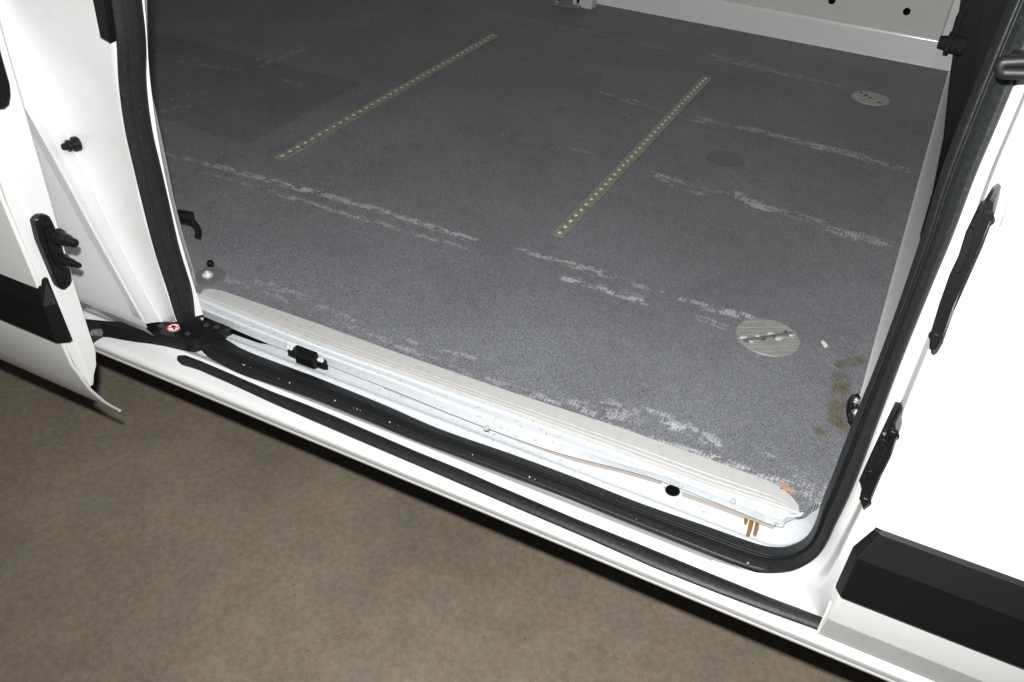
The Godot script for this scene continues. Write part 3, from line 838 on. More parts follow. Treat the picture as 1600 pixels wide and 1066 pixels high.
	ob += [Vector3(-0.8972, 0.434, -0.7782), Vector3(-0.8658, 0.434, -0.7662), Vector3(-0.8368, 0.434, -0.7554), Vector3(-0.799, 0.434, -0.7478), Vector3(-0.7571, 0.434, -0.7459), Vector3(-0.6923, 0.434, -0.7511), Vector3(-0.6327, 0.434, -0.7535), Vector3(-0.5503, 0.434, -0.7526), Vector3(-0.4711, 0.434, -0.7513), Vector3(-0.3879, 0.434, -0.7534), Vector3(-0.2796, 0.434, -0.7558), Vector3(-0.1767, 0.434, -0.7553), Vector3(-0.088, 0.434, -0.7549), Vector3(-0.0316, 0.434, -0.7552), Vector3(0.0053, 0.434, -0.7585)]
	ia += [Vector3(0.009, 0.4405, -0.8), Vector3(0.0241, 0.4498, -0.8), Vector3(0.0373, 0.4699, -0.798), Vector3(0.0433, 0.4944, -0.794), Vector3(0.0445, 0.5243, -0.79), Vector3(0.0431, 0.5562, -0.788)]
	ob += [Vector3(0.0231, 0.4453, -0.757), Vector3(0.0392, 0.4597, -0.757), Vector3(0.0508, 0.4788, -0.757), Vector3(0.0586, 0.4991, -0.757), Vector3(0.0621, 0.5241, -0.757), Vector3(0.063, 0.5521, -0.757)]
	ia += [Vector3(0.044, 0.601, -0.787), Vector3(0.0438, 0.6468, -0.787), Vector3(0.0443, 0.7034, -0.787), Vector3(0.0452, 0.757, -0.787), Vector3(0.0442, 0.8319, -0.787), Vector3(0.0419, 0.9004, -0.787), Vector3(0.0388, 0.9498, -0.787), Vector3(0.0383, 0.9962, -0.787), Vector3(0.0407, 1.0992, -0.787), Vector3(0.0452, 1.1701, -0.787)]
	ob += [Vector3(0.0649, 0.5877, -0.757), Vector3(0.0654, 0.6333, -0.757), Vector3(0.064, 0.7084, -0.757), Vector3(0.0628, 0.7803, -0.757), Vector3(0.0628, 0.8522, -0.757), Vector3(0.0634, 0.9152, -0.757), Vector3(0.0623, 0.9686, -0.757), Vector3(0.063, 1.0128, -0.757), Vector3(0.0647, 1.1101, -0.757), Vector3(0.0676, 1.177, -0.757)]
	var no := []
	for i in ia.size():
		if i < 9: no.append(Vector3(0.25, 0.1, 0.96).normalized())
		elif i < 13: no.append(Vector3(0.15, 0.45, 0.85).normalized())
		elif i < 25: no.append(Vector3(0, 0.80, 0.60))
		elif i < 31: no.append(Vector3(0, 0.80, 0.60).lerp(Vector3(-0.28, 0.1, 0.95), (i - 24) / 7.0).normalized())
		else: no.append(Vector3(-0.28, 0.05, 0.95).normalized())
	var sl := Buf.new()
	strip(sl, spline(ia, 5), spline(ob, 5), spline(no, 5), fillet([Vector2(0, -0.006), Vector2(-0.01, 0.003), Vector2(0.06, 0.0080), Vector2(0.30, 0.0135), Vector2(0.37, 0.0125), Vector2(0.40, 0.0075), Vector2(0.44, 0.0078), Vector2(0.60, 0.0095), Vector2(0.86, 0.0085), Vector2(0.98, 0.0050), Vector2(1.0, -0.004)], 0.03, 2))
	obj("door_seal", sl, M.rubber, van, 45.0)

func left_pillar(van: Node3D) -> void:
	var seal := [Vector3(-0.8691, 1.1093, -0.757), Vector3(-0.8847, 0.9482, -0.757), Vector3(-0.9018, 0.8464, -0.757), Vector3(-0.9095, 0.7374, -0.757), Vector3(-0.9055, 0.6142, -0.757), Vector3(-0.8884, 0.482, -0.757)]
	var mid := [Vector3(-0.9976, 1.0954, -0.763), Vector3(-0.9694, 0.9324, -0.763), Vector3(-0.9632, 0.8316, -0.763), Vector3(-0.9613, 0.7218, -0.763), Vector3(-0.9416, 0.6001, -0.763), Vector3(-0.9109, 0.4689, -0.763)]
	var crease := [Vector3(-1.1189, 1.0825, -0.766), Vector3(-1.0938, 0.9105, -0.766), Vector3(-1.0611, 0.81, -0.766), Vector3(-1.028, 0.7035, -0.766), Vector3(-0.9896, 0.5839, -0.766), Vector3(-0.9369, 0.4576, -0.766)]
	var edge := [Vector3(-1.1349, 1.0855, -0.715), Vector3(-1.0901, 0.9227, -0.715), Vector3(-1.054, 0.8272, -0.715), Vector3(-1.0113, 0.7281, -0.715), Vector3(-0.9665, 0.6165, -0.715), Vector3(-0.915, 0.497, -0.715)]
	var rows := []
	for i in seal.size():
		var s: Vector3 = seal[i]
		var m: Vector3 = mid[i]
		var c: Vector3 = crease[i]
		var e: Vector3 = edge[i]
		rows.append([s + Vector3(0.02, 0, -0.03), s, s.lerp(m, 0.15) + Vector3(0, 0, 0.003), m, m.lerp(c, 0.55), c + Vector3(0.003, 0, 0.0), c + Vector3(0.001, 0, 0.0012), c + Vector3(-0.001, 0, 0.0012), c.lerp(e, 0.10) + Vector3(0, 0, -0.001), c.lerp(e, 0.32) + Vector3(0, 0, -0.002), c.lerp(e, 0.60), c.lerp(e, 0.65) + Vector3(0, 0, 0.0012), e + Vector3(0.003, 0, 0.0015), e, e + Vector3(-0.004, 0, -0.002), e + Vector3(-0.05, 0, -0.006)])
	var fine := []
	for i in rows.size() - 1:
		for k in 4:
			var r := []
			for j in rows[i].size(): r.append((rows[i][j] as Vector3).cubic_interpolate(rows[i + 1][j], rows[max(i - 1, 0)][j], rows[min(i + 2, rows.size() - 1)][j], k / 4.0))
			fine.append(r)
	fine.append(rows[rows.size() - 1])
	var under := []
	for j in rows[rows.size() - 1].size(): under.append((rows[rows.size() - 1][j] as Vector3) + (Vector3(0, -0.005, -0.004) if j > 2 else Vector3.ZERO))
	fine.append(under)
	var b := Buf.new()
	loft(b, fine, true)
	obj("rear_door_pillar", b, M.white, van, 40.0)
	# body side behind the slid door
	var p := Buf.new()
	var side := []
	for e in edge: side.append(e)
	side.append(Vector3(-0.925, F + 0.004, -0.722))
	side.append(Vector3(-0.925, F - 0.018, -0.734))
	side.append(Vector3(-0.925, F - 0.037, -0.748))
	var prow := []
	for e in spline(side, 3):
		var q: Vector3 = e
		prow.append([q + Vector3(0.0, 0, -0.004), q + Vector3(-0.006, 0, -0.0035), Vector3(-1.4, q.y, q.z - 0.004), Vector3(-2.3, q.y, q.z - 0.004), Vector3(-3.3, q.y, q.z - 0.006)])
	prow.push_front([Vector3(-1.10, F + 1.35, -0.80), Vector3(-1.2, F + 1.35, -0.80), Vector3(-1.5, F + 1.35, -0.80), Vector3(-2.3, F + 1.35, -0.80), Vector3(-3.3, F + 1.35, -0.80)])
	loft(p, prow, true)
	obj("rear_side_panel", p, M.white, van)
	# inner face of the pillar
	var inner := Buf.new()
	var a1 := [Vector3(-0.8689, 1.1054, -0.8), Vector3(-0.8917, 0.9373, -0.8), Vector3(-0.9137, 0.8307, -0.8), Vector3(-0.9202, 0.7176, -0.8), Vector3(-0.9132, 0.6397, -0.8), Vector3(-0.903, 0.5679, -0.8), Vector3(-0.895, 0.5139, -0.8), Vector3(-0.8949, 0.4786, -0.8)]
	var a2 := [Vector3(-0.9078, 1.0967, -0.85), Vector3(-0.937, 0.9183, -0.85), Vector3(-0.9624, 0.8053, -0.85), Vector3(-0.9601, 0.6896, -0.85), Vector3(-0.9602, 0.6217, -0.85), Vector3(-0.9558, 0.5575, -0.85), Vector3(-0.9482, 0.498, -0.85), Vector3(-0.9472, 0.4655, -0.85)]
	var ir := []
	for i in a1.size():
		var s: Vector3 = a1[i]
		var e: Vector3 = a2[i]
		ir.append([s + Vector3(-0.01, 0, 0.02), s, s.lerp(e, 0.7), e + Vector3(0.002, 0, -0.002), e + Vector3(-0.001, 0, -0.008), e + Vector3(-0.08, 0, -0.02), e + Vector3(-0.4, 0, -0.03)])
	loft(inner, ir, true)
	obj("pillar_lining", inner, M.white, van)
	# black stop flap near the top
	var f := Buf.new()
	var fp := [Vector3(-0.8992, 0.9773, -0.744), Vector3(-0.8804, 0.9803, -0.744), Vector3(-0.8843, 0.9512, -0.744), Vector3(-0.8907, 0.8993, -0.744), Vector3(-0.9052, 0.9031, -0.744), Vector3(-0.9036, 0.948, -0.744)]
	prism(f, fp, Vector3(0.0, 0, -0.014), 0.002)
	prism(f, [Vector3(-0.8804, 0.9803, -0.744), Vector3(-0.8843, 0.9512, -0.744), Vector3(-0.8907, 0.8993, -0.744), Vector3(-0.8915, 0.9004, -0.757), Vector3(-0.8847, 0.9482, -0.757), Vector3(-0.881, 0.9776, -0.757)], Vector3(-0.003, 0, -0.006), 0.0006)
	obj("guide_cover", f, M.plastic, van)
	# rubber bump stop
	var s := Buf.new()
	var at := Vector3(-1.0232, 0.73, -0.763)
	var xf := frame_to(at, at + Vector3(-0.30, 0.02, 1.0))
	lathe(s, xf, [Vector2(0.0105, -0.004), Vector2(0.0105, 0.003), Vector2(0.0092, 0.0045), Vector2(0.0070, 0.005), Vector2(0.0068, 0.0075), Vector2(0.0082, 0.0085), Vector2(0.0080, 0.012), Vector2(0.0052, 0.0125), Vector2(0.0050, 0.021), Vector2(0.0042, 0.022), Vector2(0.0, 0.022)], 18)
	obj("bump_stop", s, M.plastic, van)

func right_pillar(van: Node3D) -> void:
	# sheet between the seal and the front door, running on round the corner into the sill
	var seal := [Vector3(-0.0513, 0.434, -0.7487), Vector3(-0.015, 0.434, -0.7522), Vector3(0.0054, 0.4351, -0.757), Vector3(0.0231, 0.4453, -0.757), Vector3(0.0392, 0.4597, -0.757), Vector3(0.0508, 0.4788, -0.757), Vector3(0.0586, 0.4991, -0.757), Vector3(0.0621, 0.5241, -0.757)]
	seal += [Vector3(0.063, 0.5521, -0.757), Vector3(0.0649, 0.5877, -0.757), Vector3(0.0654, 0.6333, -0.757), Vector3(0.064, 0.7084, -0.757), Vector3(0.0628, 0.7803, -0.757), Vector3(0.0628, 0.8522, -0.757), Vector3(0.0634, 0.9152, -0.757), Vector3(0.0623, 0.9686, -0.757), Vector3(0.063, 1.0128, -0.757), Vector3(0.0647, 1.1101, -0.757), Vector3(0.0676, 1.177, -0.757)]
	var skin := [Vector3(-0.0377, 0.4258, -0.7374), Vector3(-0.0002, 0.4258, -0.7377), Vector3(0.0326, 0.4258, -0.738), Vector3(0.0589, 0.4258, -0.7381), Vector3(0.0811, 0.4258, -0.7381), Vector3(0.0875, 0.4755, -0.714), Vector3(0.0865, 0.509, -0.703), Vector3(0.0871, 0.5376, -0.697)]
	skin += [Vector3(0.0883, 0.5757, -0.692), Vector3(0.09, 0.6138, -0.692), Vector3(0.092, 0.6446, -0.692), Vector3(0.0938, 0.7106, -0.692), Vector3(0.0926, 0.7844, -0.692), Vector3(0.091, 0.8597, -0.692), Vector3(0.0864, 0.9385, -0.692), Vector3(0.0819, 1.0007, -0.692), Vector3(0.0814, 1.0386, -0.692), Vector3(0.0818, 1.1245, -0.692), Vector3(0.0816, 1.1874, -0.692)]
	var rows := []
	for i in 5:
		seal[i] = (seal[i] as Vector3) + Vector3(0, 0.0011, 0.0006)
		skin[i] = (skin[i] as Vector3) + Vector3(0, 0.0011, 0.0006)
	for i in seal.size():
		var k: float = clamp((i - 4) / 5.0, 0.0, 1.0)
		var r := [(seal[i] as Vector3) + Vector3(-0.01, 0, -0.02) * k]
		for t in [[0.0, 0.0, 0.0], [0.10, 0.001, 0.0], [0.26, -0.005, 0.001], [0.34, -0.006, 0.002], [0.46, 0.0, -0.003], [0.56, 0.004, -0.003], [0.66, 0.0, 0.004], [0.78, -0.001, 0.006], [0.90, 0.0, 0.005], [1.0, 0.0, 0.002]]:
			r.append((seal[i] as Vector3).lerp(skin[i], t[0]) + Vector3(t[2], 0, t[1]) * k)
		r.append((skin[i] as Vector3) + Vector3(0.012, 0, -0.006) * k + Vector3(0, -0.002, 0) * (1.0 - k))
		rows.append(r)
	var fine := []
	for i in rows.size() - 1:
		for k in 4:
			var r := []
			for j in rows[i].size(): r.append((rows[i][j] as Vector3).cubic_interpolate(rows[i + 1][j], rows[max(i - 1, 0)][j], rows[min(i + 2, rows.size() - 1)][j], k / 4.0))
			fine.append(r)
	fine.append(rows[rows.size() - 1])
	var b := Buf.new()
	loft(b, fine, true)
	obj("front_door_pillar", b, M.white, van, 50.0)
	# black lining on the inside of the pillar
	var l := Buf.new()
	var l1 := [Vector3(0.0428, 0.8864, -0.8), Vector3(0.0388, 0.9431, -0.8), Vector3(0.0383, 0.9829, -0.8), Vector3(0.0383, 1.0302, -0.8), Vector3(0.0409, 1.0963, -0.8), Vector3(0.0439, 1.1682, -0.8)]
	var l2 := [Vector3(0.0408, 0.8888, -0.802), Vector3(0.0378, 0.9308, -0.802), Vector3(0.0307, 0.9803, -0.802), Vector3(0.0191, 1.0309, -0.802), Vector3(0.0076, 1.0902, -0.802), Vector3(-0.007, 1.1616, -0.802)]
	var lr := []
	for i in l1.size(): lr.append([(l1[i] as Vector3) + Vector3(0.012, 0, 0.004), l1[i], (l1[i] as Vector3).lerp(l2[i], 0.5) + Vector3(0, 0, 0.006), l2[i], (l2[i] as Vector3) + Vector3(0.003, 0, -0.01), (l2[i] as Vector3) + Vector3(0.03, 0, -0.04)])
	loft(l, lr, true)
	var lining := obj("pillar_trim", l, M.dark, van)
	var clip := Buf.new()
	var k := Vector3(0.0123, 1.0574, -0.802)
	lathe(clip, frame_to(k + Vector3(0.01, 0, 0.004), k + Vector3(-0.02, 0, 0.004)), [Vector2(0.0075, 0), Vector2(0.0075, 0.010), Vector2(0.0095, 0.0105), Vector2(0.0095, 0.014), Vector2(0.006, 0.0145), Vector2(0.005, 0.020), Vector2(0.0, 0.0205)], 12)
	tube(clip, [k + Vector3(0.0, 0.0, 0.0), k + Vector3(-0.001, 0.02, 0.002), k + Vector3(0.002, 0.036, 0.0)], 0.003, 8)
	obj("trim_clip", clip, M.dark, lining)

func sliding_door(van: Node3D) -> void:
	var xe := -0.94
	var skin := [Vector2(F + 1.2, -0.64), Vector2(F + 0.75, -0.592), Vector2(F + 0.45, -0.580), Vector2(F + 0.274, -0.584), Vector2(F + 0.142, -0.594), Vector2(F + 0.042, -0.602), Vector2(F + 0.010, -0.605), Vector2(F - 0.046, -0.620), Vector2(F - 0.082, -0.636), Vector2(F - 0.105, -0.650), Vector2(F - 0.116, -0.657)]
	var b := Buf.new()
	var rows := []
	for x in [-2.25, -1.8, -1.4, -1.15, xe - 0.012, xe - 0.003, xe]:
		var r := []
		for p in skin:
			var back := 0.0 if x < xe - 0.001 else -0.0025
			r.append(Vector3(x, p.x, p.y + back))
		rows.append(r)
	loft(b, rows, true)
	var inner := []      # inside of the flange below the hem
	for x in [xe, xe - 0.002, -1.15, -2.25]:
		var r := []
		for p in skin: r.append(Vector3(x, p.x + (0.0022 if x < xe - 0.001 else 0.0), p.y - 0.0032))
		inner.append(r)
	loft(b, inner, true)
	var tip := []
	for x in [-2.25, xe]: tip.append([Vector3(x, skin[10].x, skin[10].y), Vector3(x, skin[10].x + 0.001, skin[10].y - 0.0032)])
	loft(b, tip, true)
	var edge := []
	for p in skin: edge.append([Vector3(xe, p.x, p.y - 0.0025), Vector3(xe, p.x, p.y - 0.0032)])
	loft(b, edge, true)
	var panel := obj("sliding_door", b, M.white, van, 30.0)
	panel.set_meta("label", "white sliding side door pushed back to the left")
	# hem and inner box of the door
	var h := Buf.new()
	var out := [Vector2(F + 1.2, -0.645), Vector2(F + 0.75, -0.597), Vector2(F + 0.45, -0.585), Vector2(F + 0.274, -0.588), Vector2(F + 0.122, -0.598), Vector2(F + 0.046, -0.605), Vector2(F + 0.010, -0.609), Vector2(F - 0.012, -0.614), Vector2(F - 0.028, -0.619), Vector2(F - 0.040, -0.622)]
	var inn := [Vector2(F + 1.2, -0.69), Vector2(F + 0.75, -0.655), Vector2(F + 0.45, -0.647), Vector2(F + 0.304, -0.646), Vector2(F + 0.122, -0.644), Vector2(F + 0.046, -0.645), Vector2(F + 0.012, -0.646), Vector2(F - 0.010, -0.640), Vector2(F - 0.022, -0.631), Vector2(F - 0.034, -0.626)]
	var hr := []
	for i in out.size():
		var o: Vector2 = out[i]
		var n: Vector2 = inn[i]
		var r := []
		for t in [[0.0, -0.001], [0.0, 0.0015], [0.30, 0.0015], [0.36, 0.0045], [0.92, 0.0045], [0.98, 0.0015], [1.0, -0.004]]:
			var q := o.lerp(n, t[0])
			r.append(Vector3(xe + t[1], q.x, q.y))
		r.append(Vector3(xe - 0.02, n.x, n.y - 0.010))
		r.append(Vector3(xe - 0.10, n.x, n.y - 0.022))
		r.append(Vector3(-2.25, n.x, n.y - 0.022))
		hr.append(r)
	loft(h, hr, false)
	obj("door_edge", h, M.white, panel, 35.0)
	# black rubbing strip
	trim(panel, -2.25, -0.922, F + 0.060, F + 0.156, -0.602, true)
	# contact plate with two pins
	var c := Buf.new()
	var cp := [Vector3(-0.926, 0.7094, -0.6078), Vector3(-0.926, 0.7132, -0.6112), Vector3(-0.926, 0.714, -0.6171), Vector3(-0.926, 0.7109, -0.6257), Vector3(-0.926, 0.7066, -0.6291), Vector3(-0.926, 0.6994, -0.6308), Vector3(-0.926, 0.6867, -0.6323), Vector3(-0.926, 0.6743, -0.6348), Vector3(-0.926, 0.6527, -0.6341), Vector3(-0.926, 0.6254, -0.636), Vector3(-0.926, 0.6093, -0.6342), Vector3(-0.926, 0.6039, -0.6294), Vector3(-0.926, 0.6019, -0.6205), Vector3(-0.926, 0.6044, -0.6161), Vector3(-0.926, 0.6103, -0.6128), Vector3(-0.926, 0.6333, -0.6105), Vector3(-0.926, 0.6832, -0.6063)]
	prism(c, cp, Vector3(-0.011, 0, 0), 0.002)
	var plate := obj("contact_plate", c, M.plastic, panel, 30.0)
	var c2 := Buf.new()
	var cq := [Vector3(-0.921, 0.6963, -0.6138), Vector3(-0.921, 0.6954, -0.6212), Vector3(-0.921, 0.6889, -0.627), Vector3(-0.921, 0.6755, -0.6297), Vector3(-0.921, 0.6602, -0.63), Vector3(-0.921, 0.6431, -0.6297), Vector3(-0.921, 0.6311, -0.6301), Vector3(-0.921, 0.6306, -0.6239), Vector3(-0.921, 0.6437, -0.6158), Vector3(-0.921, 0.6669, -0.6132)]
	prism(c2, cq, Vector3(-0.006, 0, 0), 0.002)
	obj("contact_block", c2, M.plastic, plate, 30.0)
	for e in [[Vector3(-0.922, 0.6798, -0.628), 0.0085, 0.034], [Vector3(-0.922, 0.6476, -0.626), 0.0058, 0.032]]:
		var pb := Buf.new()
		var r: float = e[1]
		lathe(pb, frame_to(e[0], e[0] + Vector3(1, 0.03, 0.05)), [Vector2(r * 1.35, 0), Vector2(r * 1.3, 0.004), Vector2(r, 0.007), Vector2(r * 0.92, e[2] * 0.6), Vector2(r * 0.75, e[2] * 0.66), Vector2(r * 0.70, e[2] * 0.94), Vector2(r * 0.5, e[2]), Vector2(0, e[2])], 14)
		obj("pin", pb, M.plastic, plate)
	for p in [Vector3(-0.926, 0.7007, -0.6205), Vector3(-0.926, 0.6122, -0.6237)]: screw(plate, M.plastic, frame_to(p, p + Vector3(1, 0, 0)), 0.0045, 0.004)
	var u := Buf.new()     # upper contact plate at the frame's edge
	var up := [Vector3(-0.926, 0.9591, -0.6186), Vector3(-0.926, 0.9427, -0.6302), Vector3(-0.926, 0.9182, -0.6299), Vector3(-0.926, 0.8975, -0.6295), Vector3(-0.926, 0.8769, -0.6293), Vector3(-0.926, 0.8643, -0.6264), Vector3(-0.926, 0.8546, -0.621), Vector3(-0.926, 0.8523, -0.6143), Vector3(-0.926, 0.8534, -0.6088), Vector3(-0.926, 0.8598, -0.6034), Vector3(-0.926, 0.8958, -0.5965)]
	prism(u, up, Vector3(-0.011, 0, 0), 0.003)
	var uc := obj("contact_plate", u, M.plastic, panel, 30.0)
	screw(uc, M.plastic, frame_to(Vector3(-0.926, 0.8652, -0.6144), Vector3(-0.926, 0.8652, -0.6144) + Vector3(1, 0, 0)), 0.0045, 0.004)

func trim(parent: Node, x0: float, x1: float, y0: float, y1: float, z: float, right_end: bool) -> void:
	var b := Buf.new()
	var full := [Vector2(y0, z - 0.004), Vector2(y0, z + 0.010), Vector2(y0 + 0.003, z + 0.0135), Vector2(y1 - 0.033, z + 0.0155), Vector2(y1 - 0.003, z + 0.0045), Vector2(y1, z + 0.0005), Vector2(y1, z - 0.004)]
	var rows := []
	var ends := [[x0, 1.0], [x1 - 0.012, 1.0], [x1 - 0.010, 0.97], [x1, 0.12]] if right_end else [[x0, 0.12], [x0 + 0.006, 0.93], [x0 + 0.008, 1.0], [x1, 1.0]]
	for e in ends:
		var r := []
		for p in full: r.append(Vector3(e[0] + (-0.012 if right_end else 0.012) * clamp((p.x - y1 + 0.033) / 0.033, 0.0, 1.0) * (1.0 if absf(e[0] - (x1 if right_end else x0)) < 0.02 else 0.0), p.x, z + (p.y - z) * e[1] if p.y > z else p.y))
		rows.append(r)
	loft(b, rows, false)
	var cap: Array = rows[rows.size() - 1] if right_end else rows[0]
	for i in range(1, cap.size() - 1):
		if right_end: b.tri(cap[0], cap[i], cap[i + 1])
		else: b.tri(cap[0], cap[i + 1], cap[i])
	obj("rubbing_strip", b, M.trim, parent, 12.0)

func front_door(van: Node3D) -> void:
	var xe := 0.087
	var skin := [Vector2(F + 1.2, -0.82), Vector2(F + 0.85, -0.735), Vector2(F + 0.60, -0.704), Vector2(F + 0.40, -0.690), Vector2(F + 0.20, -0.685), Vector2(F + 0.158, -0.685), Vector2(F + 0.062, -0.685), Vector2(F + 0.052, -0.686), Vector2(F + 0.012, -0.690), Vector2(F + 0.008, -0.6915), Vector2(F - 0.041, -0.7105)]
	var b := Buf.new()
	var rows := []
	for x in [xe, xe + 0.002, xe + 0.008, 0.3, 0.7, 1.4]:
		var r := []
		for p in skin:
			var q: Vector2 = p
			r.append(Vector3(x - (0.004 if q.x < F + 0.07 else 0.0), q.x, q.y - (0.004 if x == xe else (0.0012 if x < xe + 0.004 else 0.0))))
		rows.append(r)
	loft(b, rows, true)
	var hem := []
	for p in skin:
		var q: Vector2 = p
		var dx := -0.004 if q.x < F + 0.07 else 0.0
		hem.append([Vector3(xe + dx, q.x, q.y - 0.004), Vector3(xe + dx + 0.001, q.x, q.y - 0.007), Vector3(xe + dx + 0.012, q.x + 0.001, q.y - 0.008)])
	loft(b, hem, false)
	var tip := []
	for x in [xe - 0.004, 1.4]: tip.append([Vector3(x, F - 0.041, -0.7105), Vector3(x, F - 0.0422, -0.7125), Vector3(x, F - 0.040, -0.717), Vector3(x, F + 0.01, -0.717)])
	loft(b, tip, true)
	var door := obj("front_door", b, M.white, van, 30.0)
	door.set_meta("label", "white front door at the right, shut")
	trim(door, 0.079, 1.4, F + 0.068, F + 0.166, -0.685, false)

func hardware(van: Node3D) -> void:
	# roller arm of the sliding door
	var b := Buf.new()
	var ap := [Vector3(-1.0817, 0.458, -0.6994), Vector3(-1.0373, 0.458, -0.7128), Vector3(-0.9981, 0.458, -0.7282), Vector3(-0.9624, 0.458, -0.7472), Vector3(-0.9369, 0.458, -0.7634), Vector3(-0.9136, 0.458, -0.7781), Vector3(-0.8943, 0.458, -0.7945), Vector3(-0.8732, 0.458, -0.805), Vector3(-0.8505, 0.458, -0.8066), Vector3(-0.8425, 0.458, -0.8016), Vector3(-0.8432, 0.458, -0.7924), Vector3(-0.8513, 0.458, -0.7762), Vector3(-0.8576, 0.458, -0.7612), Vector3(-0.863, 0.458, -0.7534), Vector3(-0.8708, 0.458, -0.7497), Vector3(-0.8914, 0.458, -0.7451), Vector3(-0.9119, 0.458, -0.7415), Vector3(-0.9352, 0.458, -0.7354), Vector3(-0.9544, 0.458, -0.7289), Vector3(-0.9795, 0.458, -0.7217), Vector3(-1.0007, 0.458, -0.7169), Vector3(-1.0094, 0.458, -0.7128), Vector3(-1.0104, 0.458, -0.7026), Vector3(-1.0108, 0.458, -0.6909), Vector3(-1.0473, 0.458, -0.6808)]
	prism(b, ap, Vector3(0, -0.023, 0), 0.0055)
	var arm := obj("roller_arm", b, M.arm, van, 40.0)
	arm.set_meta("label", "black roller arm of the sliding door with a round no-step sticker")
	var at := Vector3(-0.9082, 0.4583, -0.7623)
	var d := Buf.new()
	lathe(d, Transform3D(Basis(), at), [Vector2(0.0105, 0), Vector2(0.0105, 0.0004), Vector2(0, 0.0004)], 28)
	var st := obj("no_step_sticker", d, M.label, arm)
	var rg := Buf.new()
	lathe(rg, Transform3D(Basis(), at), [Vector2(0.0105, 0.0003), Vector2(0.0104, 0.0007), Vector2(0.0088, 0.0007), Vector2(0.0087, 0.0004)], 28)
	var dirv := Vector3(0.76, 0, -0.65)
	box(rg, Vector3(-0.0090, 0.0004, -0.0008), Vector3(0.0090, 0.00085, 0.0008), 0.0001, Transform3D(Basis(Vector3.UP, deg_to_rad(38)), at))
	obj("red_ring", rg, M.red, st)
	var sh := Buf.new()      # black shoe
	var sx := Transform3D(Basis(Vector3.UP, deg_to_rad(-24)), at + Vector3(0, 0.0006, 0))
	var shoe := []
	for p in [Vector2(-0.0075, 0.0022), Vector2(-0.0075, -0.0008), Vector2(-0.0040, -0.0012), Vector2(-0.0015, -0.0042), Vector2(0.0022, -0.0040), Vector2(0.0030, -0.0005), Vector2(0.0060, 0.0002), Vector2(0.0078, 0.0016), Vector2(0.0074, 0.0028), Vector2(0.0, 0.0022), Vector2(-0.003, 0.0030)]: shoe.append(sx * (Vector3(p.x, 0, p.y) * 0.84))
	prism(sh, shoe, Vector3(0, -0.0003, 0), 0.0001)
	obj("shoe_symbol", sh, M.dark, st)
	for p in [Vector3(-0.9297, 0.458, -0.7559), Vector3(-0.8807, 0.458, -0.7618), Vector3(-0.8891, 0.458, -0.7917), Vector3(-0.8717, 0.458, -0.7921), Vector3(-0.8551, 0.458, -0.7961)]:
		var r := Buf.new()
		lathe(r, Transform3D(Basis(), p), [Vector2(0.0046, 0), Vector2(0.0043, 0.0010), Vector2(0.0030, 0.0014), Vector2(0.0, 0.0014)], 14)
		obj("rivet", r, M.rivet, arm)
	var w := Buf.new()
	var ra := Vector3(-0.864, 0.442, -0.8027)
	lathe(w, Transform3D(Basis(), ra + Vector3(0.008, -0.008, -0.012)), [Vector2(0.011, 0), Vector2(0.012, 0.003), Vector2(0.012, 0.013), Vector2(0.010, 0.015), Vector2(0.0, 0.015)], 18)
	obj("roller", w, M.plastic, arm)
	var rv := Buf.new()
	var pv := Vector3(-1.011, 0.45, -0.6996)
	tube(rv, [pv + Vector3(-0.02, -0.004, 0.004), pv + Vector3(0.0, 0.0, 0.0), pv + Vector3(0.012, 0.002, -0.004)], 0.006, 10)
	obj("pivot_bolt", rv, M.grey_metal, arm)

	# black stop under the ledge with two screws
	var s := Buf.new()
	var sp := [Vector3(-0.7406, 0.459, -0.819), Vector3(-0.7239, 0.459, -0.8204), Vector3(-0.7158, 0.459, -0.8159), Vector3(-0.6827, 0.459, -0.817), Vector3(-0.6758, 0.459, -0.8139), Vector3(-0.6654, 0.459, -0.8155), Vector3(-0.6545, 0.459, -0.8051), Vector3(-0.6601, 0.459, -0.8018), Vector3(-0.7001, 0.459, -0.8015), Vector3(-0.7257, 0.459, -0.8028)]
	prism(s, sp, Vector3(0, -0.010, 0.0), 0.001)
	var stop := obj("track_stop", s, M.plastic, van, 30.0)
	var s2 := Buf.new()
	var sq := [Vector3(-0.7177, 0.466, -0.8087), Vector3(-0.717, 0.466, -0.8155), Vector3(-0.6785, 0.466, -0.8153), Vector3(-0.6743, 0.466, -0.8097), Vector3(-0.6703, 0.466, -0.7996), Vector3(-0.6725, 0.466, -0.7948), Vector3(-0.7041, 0.466, -0.7941)]
	prism(s2, sq, Vector3(0, -0.016, 0), 0.0022)
	obj("stop_pad", s2, M.plastic, stop, 30.0)
	for p in [Vector3(-0.7251, 0.4588, -0.808), Vector3(-0.6684, 0.4588, -0.8069)]: screw(stop, M.bright, frame_to(p, p + Vector3(0, 0.8, 0.6)), 0.0036, 0.006)

	# contact receivers on the front pillar
	var r := Buf.new()
	var rp := [Vector3(0.0637, 0.7432, -0.694), Vector3(0.0681, 0.7444, -0.694), Vector3(0.0703, 0.7548, -0.694), Vector3(0.0722, 0.7549, -0.694), Vector3(0.0772, 0.7419, -0.694), Vector3(0.0783, 0.7195, -0.694), Vector3(0.0772, 0.694, -0.694), Vector3(0.0774, 0.669, -0.694), Vector3(0.0778, 0.6532, -0.694), Vector3(0.0747, 0.6461, -0.694), Vector3(0.0714, 0.6516, -0.694), Vector3(0.0676, 0.6615, -0.694), Vector3(0.0667, 0.6705, -0.694), Vector3(0.0618, 0.6777, -0.694), Vector3(0.0627, 0.717, -0.694)]
	prism(r, rp, Vector3(0.006, 0, -0.05), 0.003)
	var rec := obj("contact_receiver", r, M.plastic, van, 30.0)
	var rr := Buf.new()
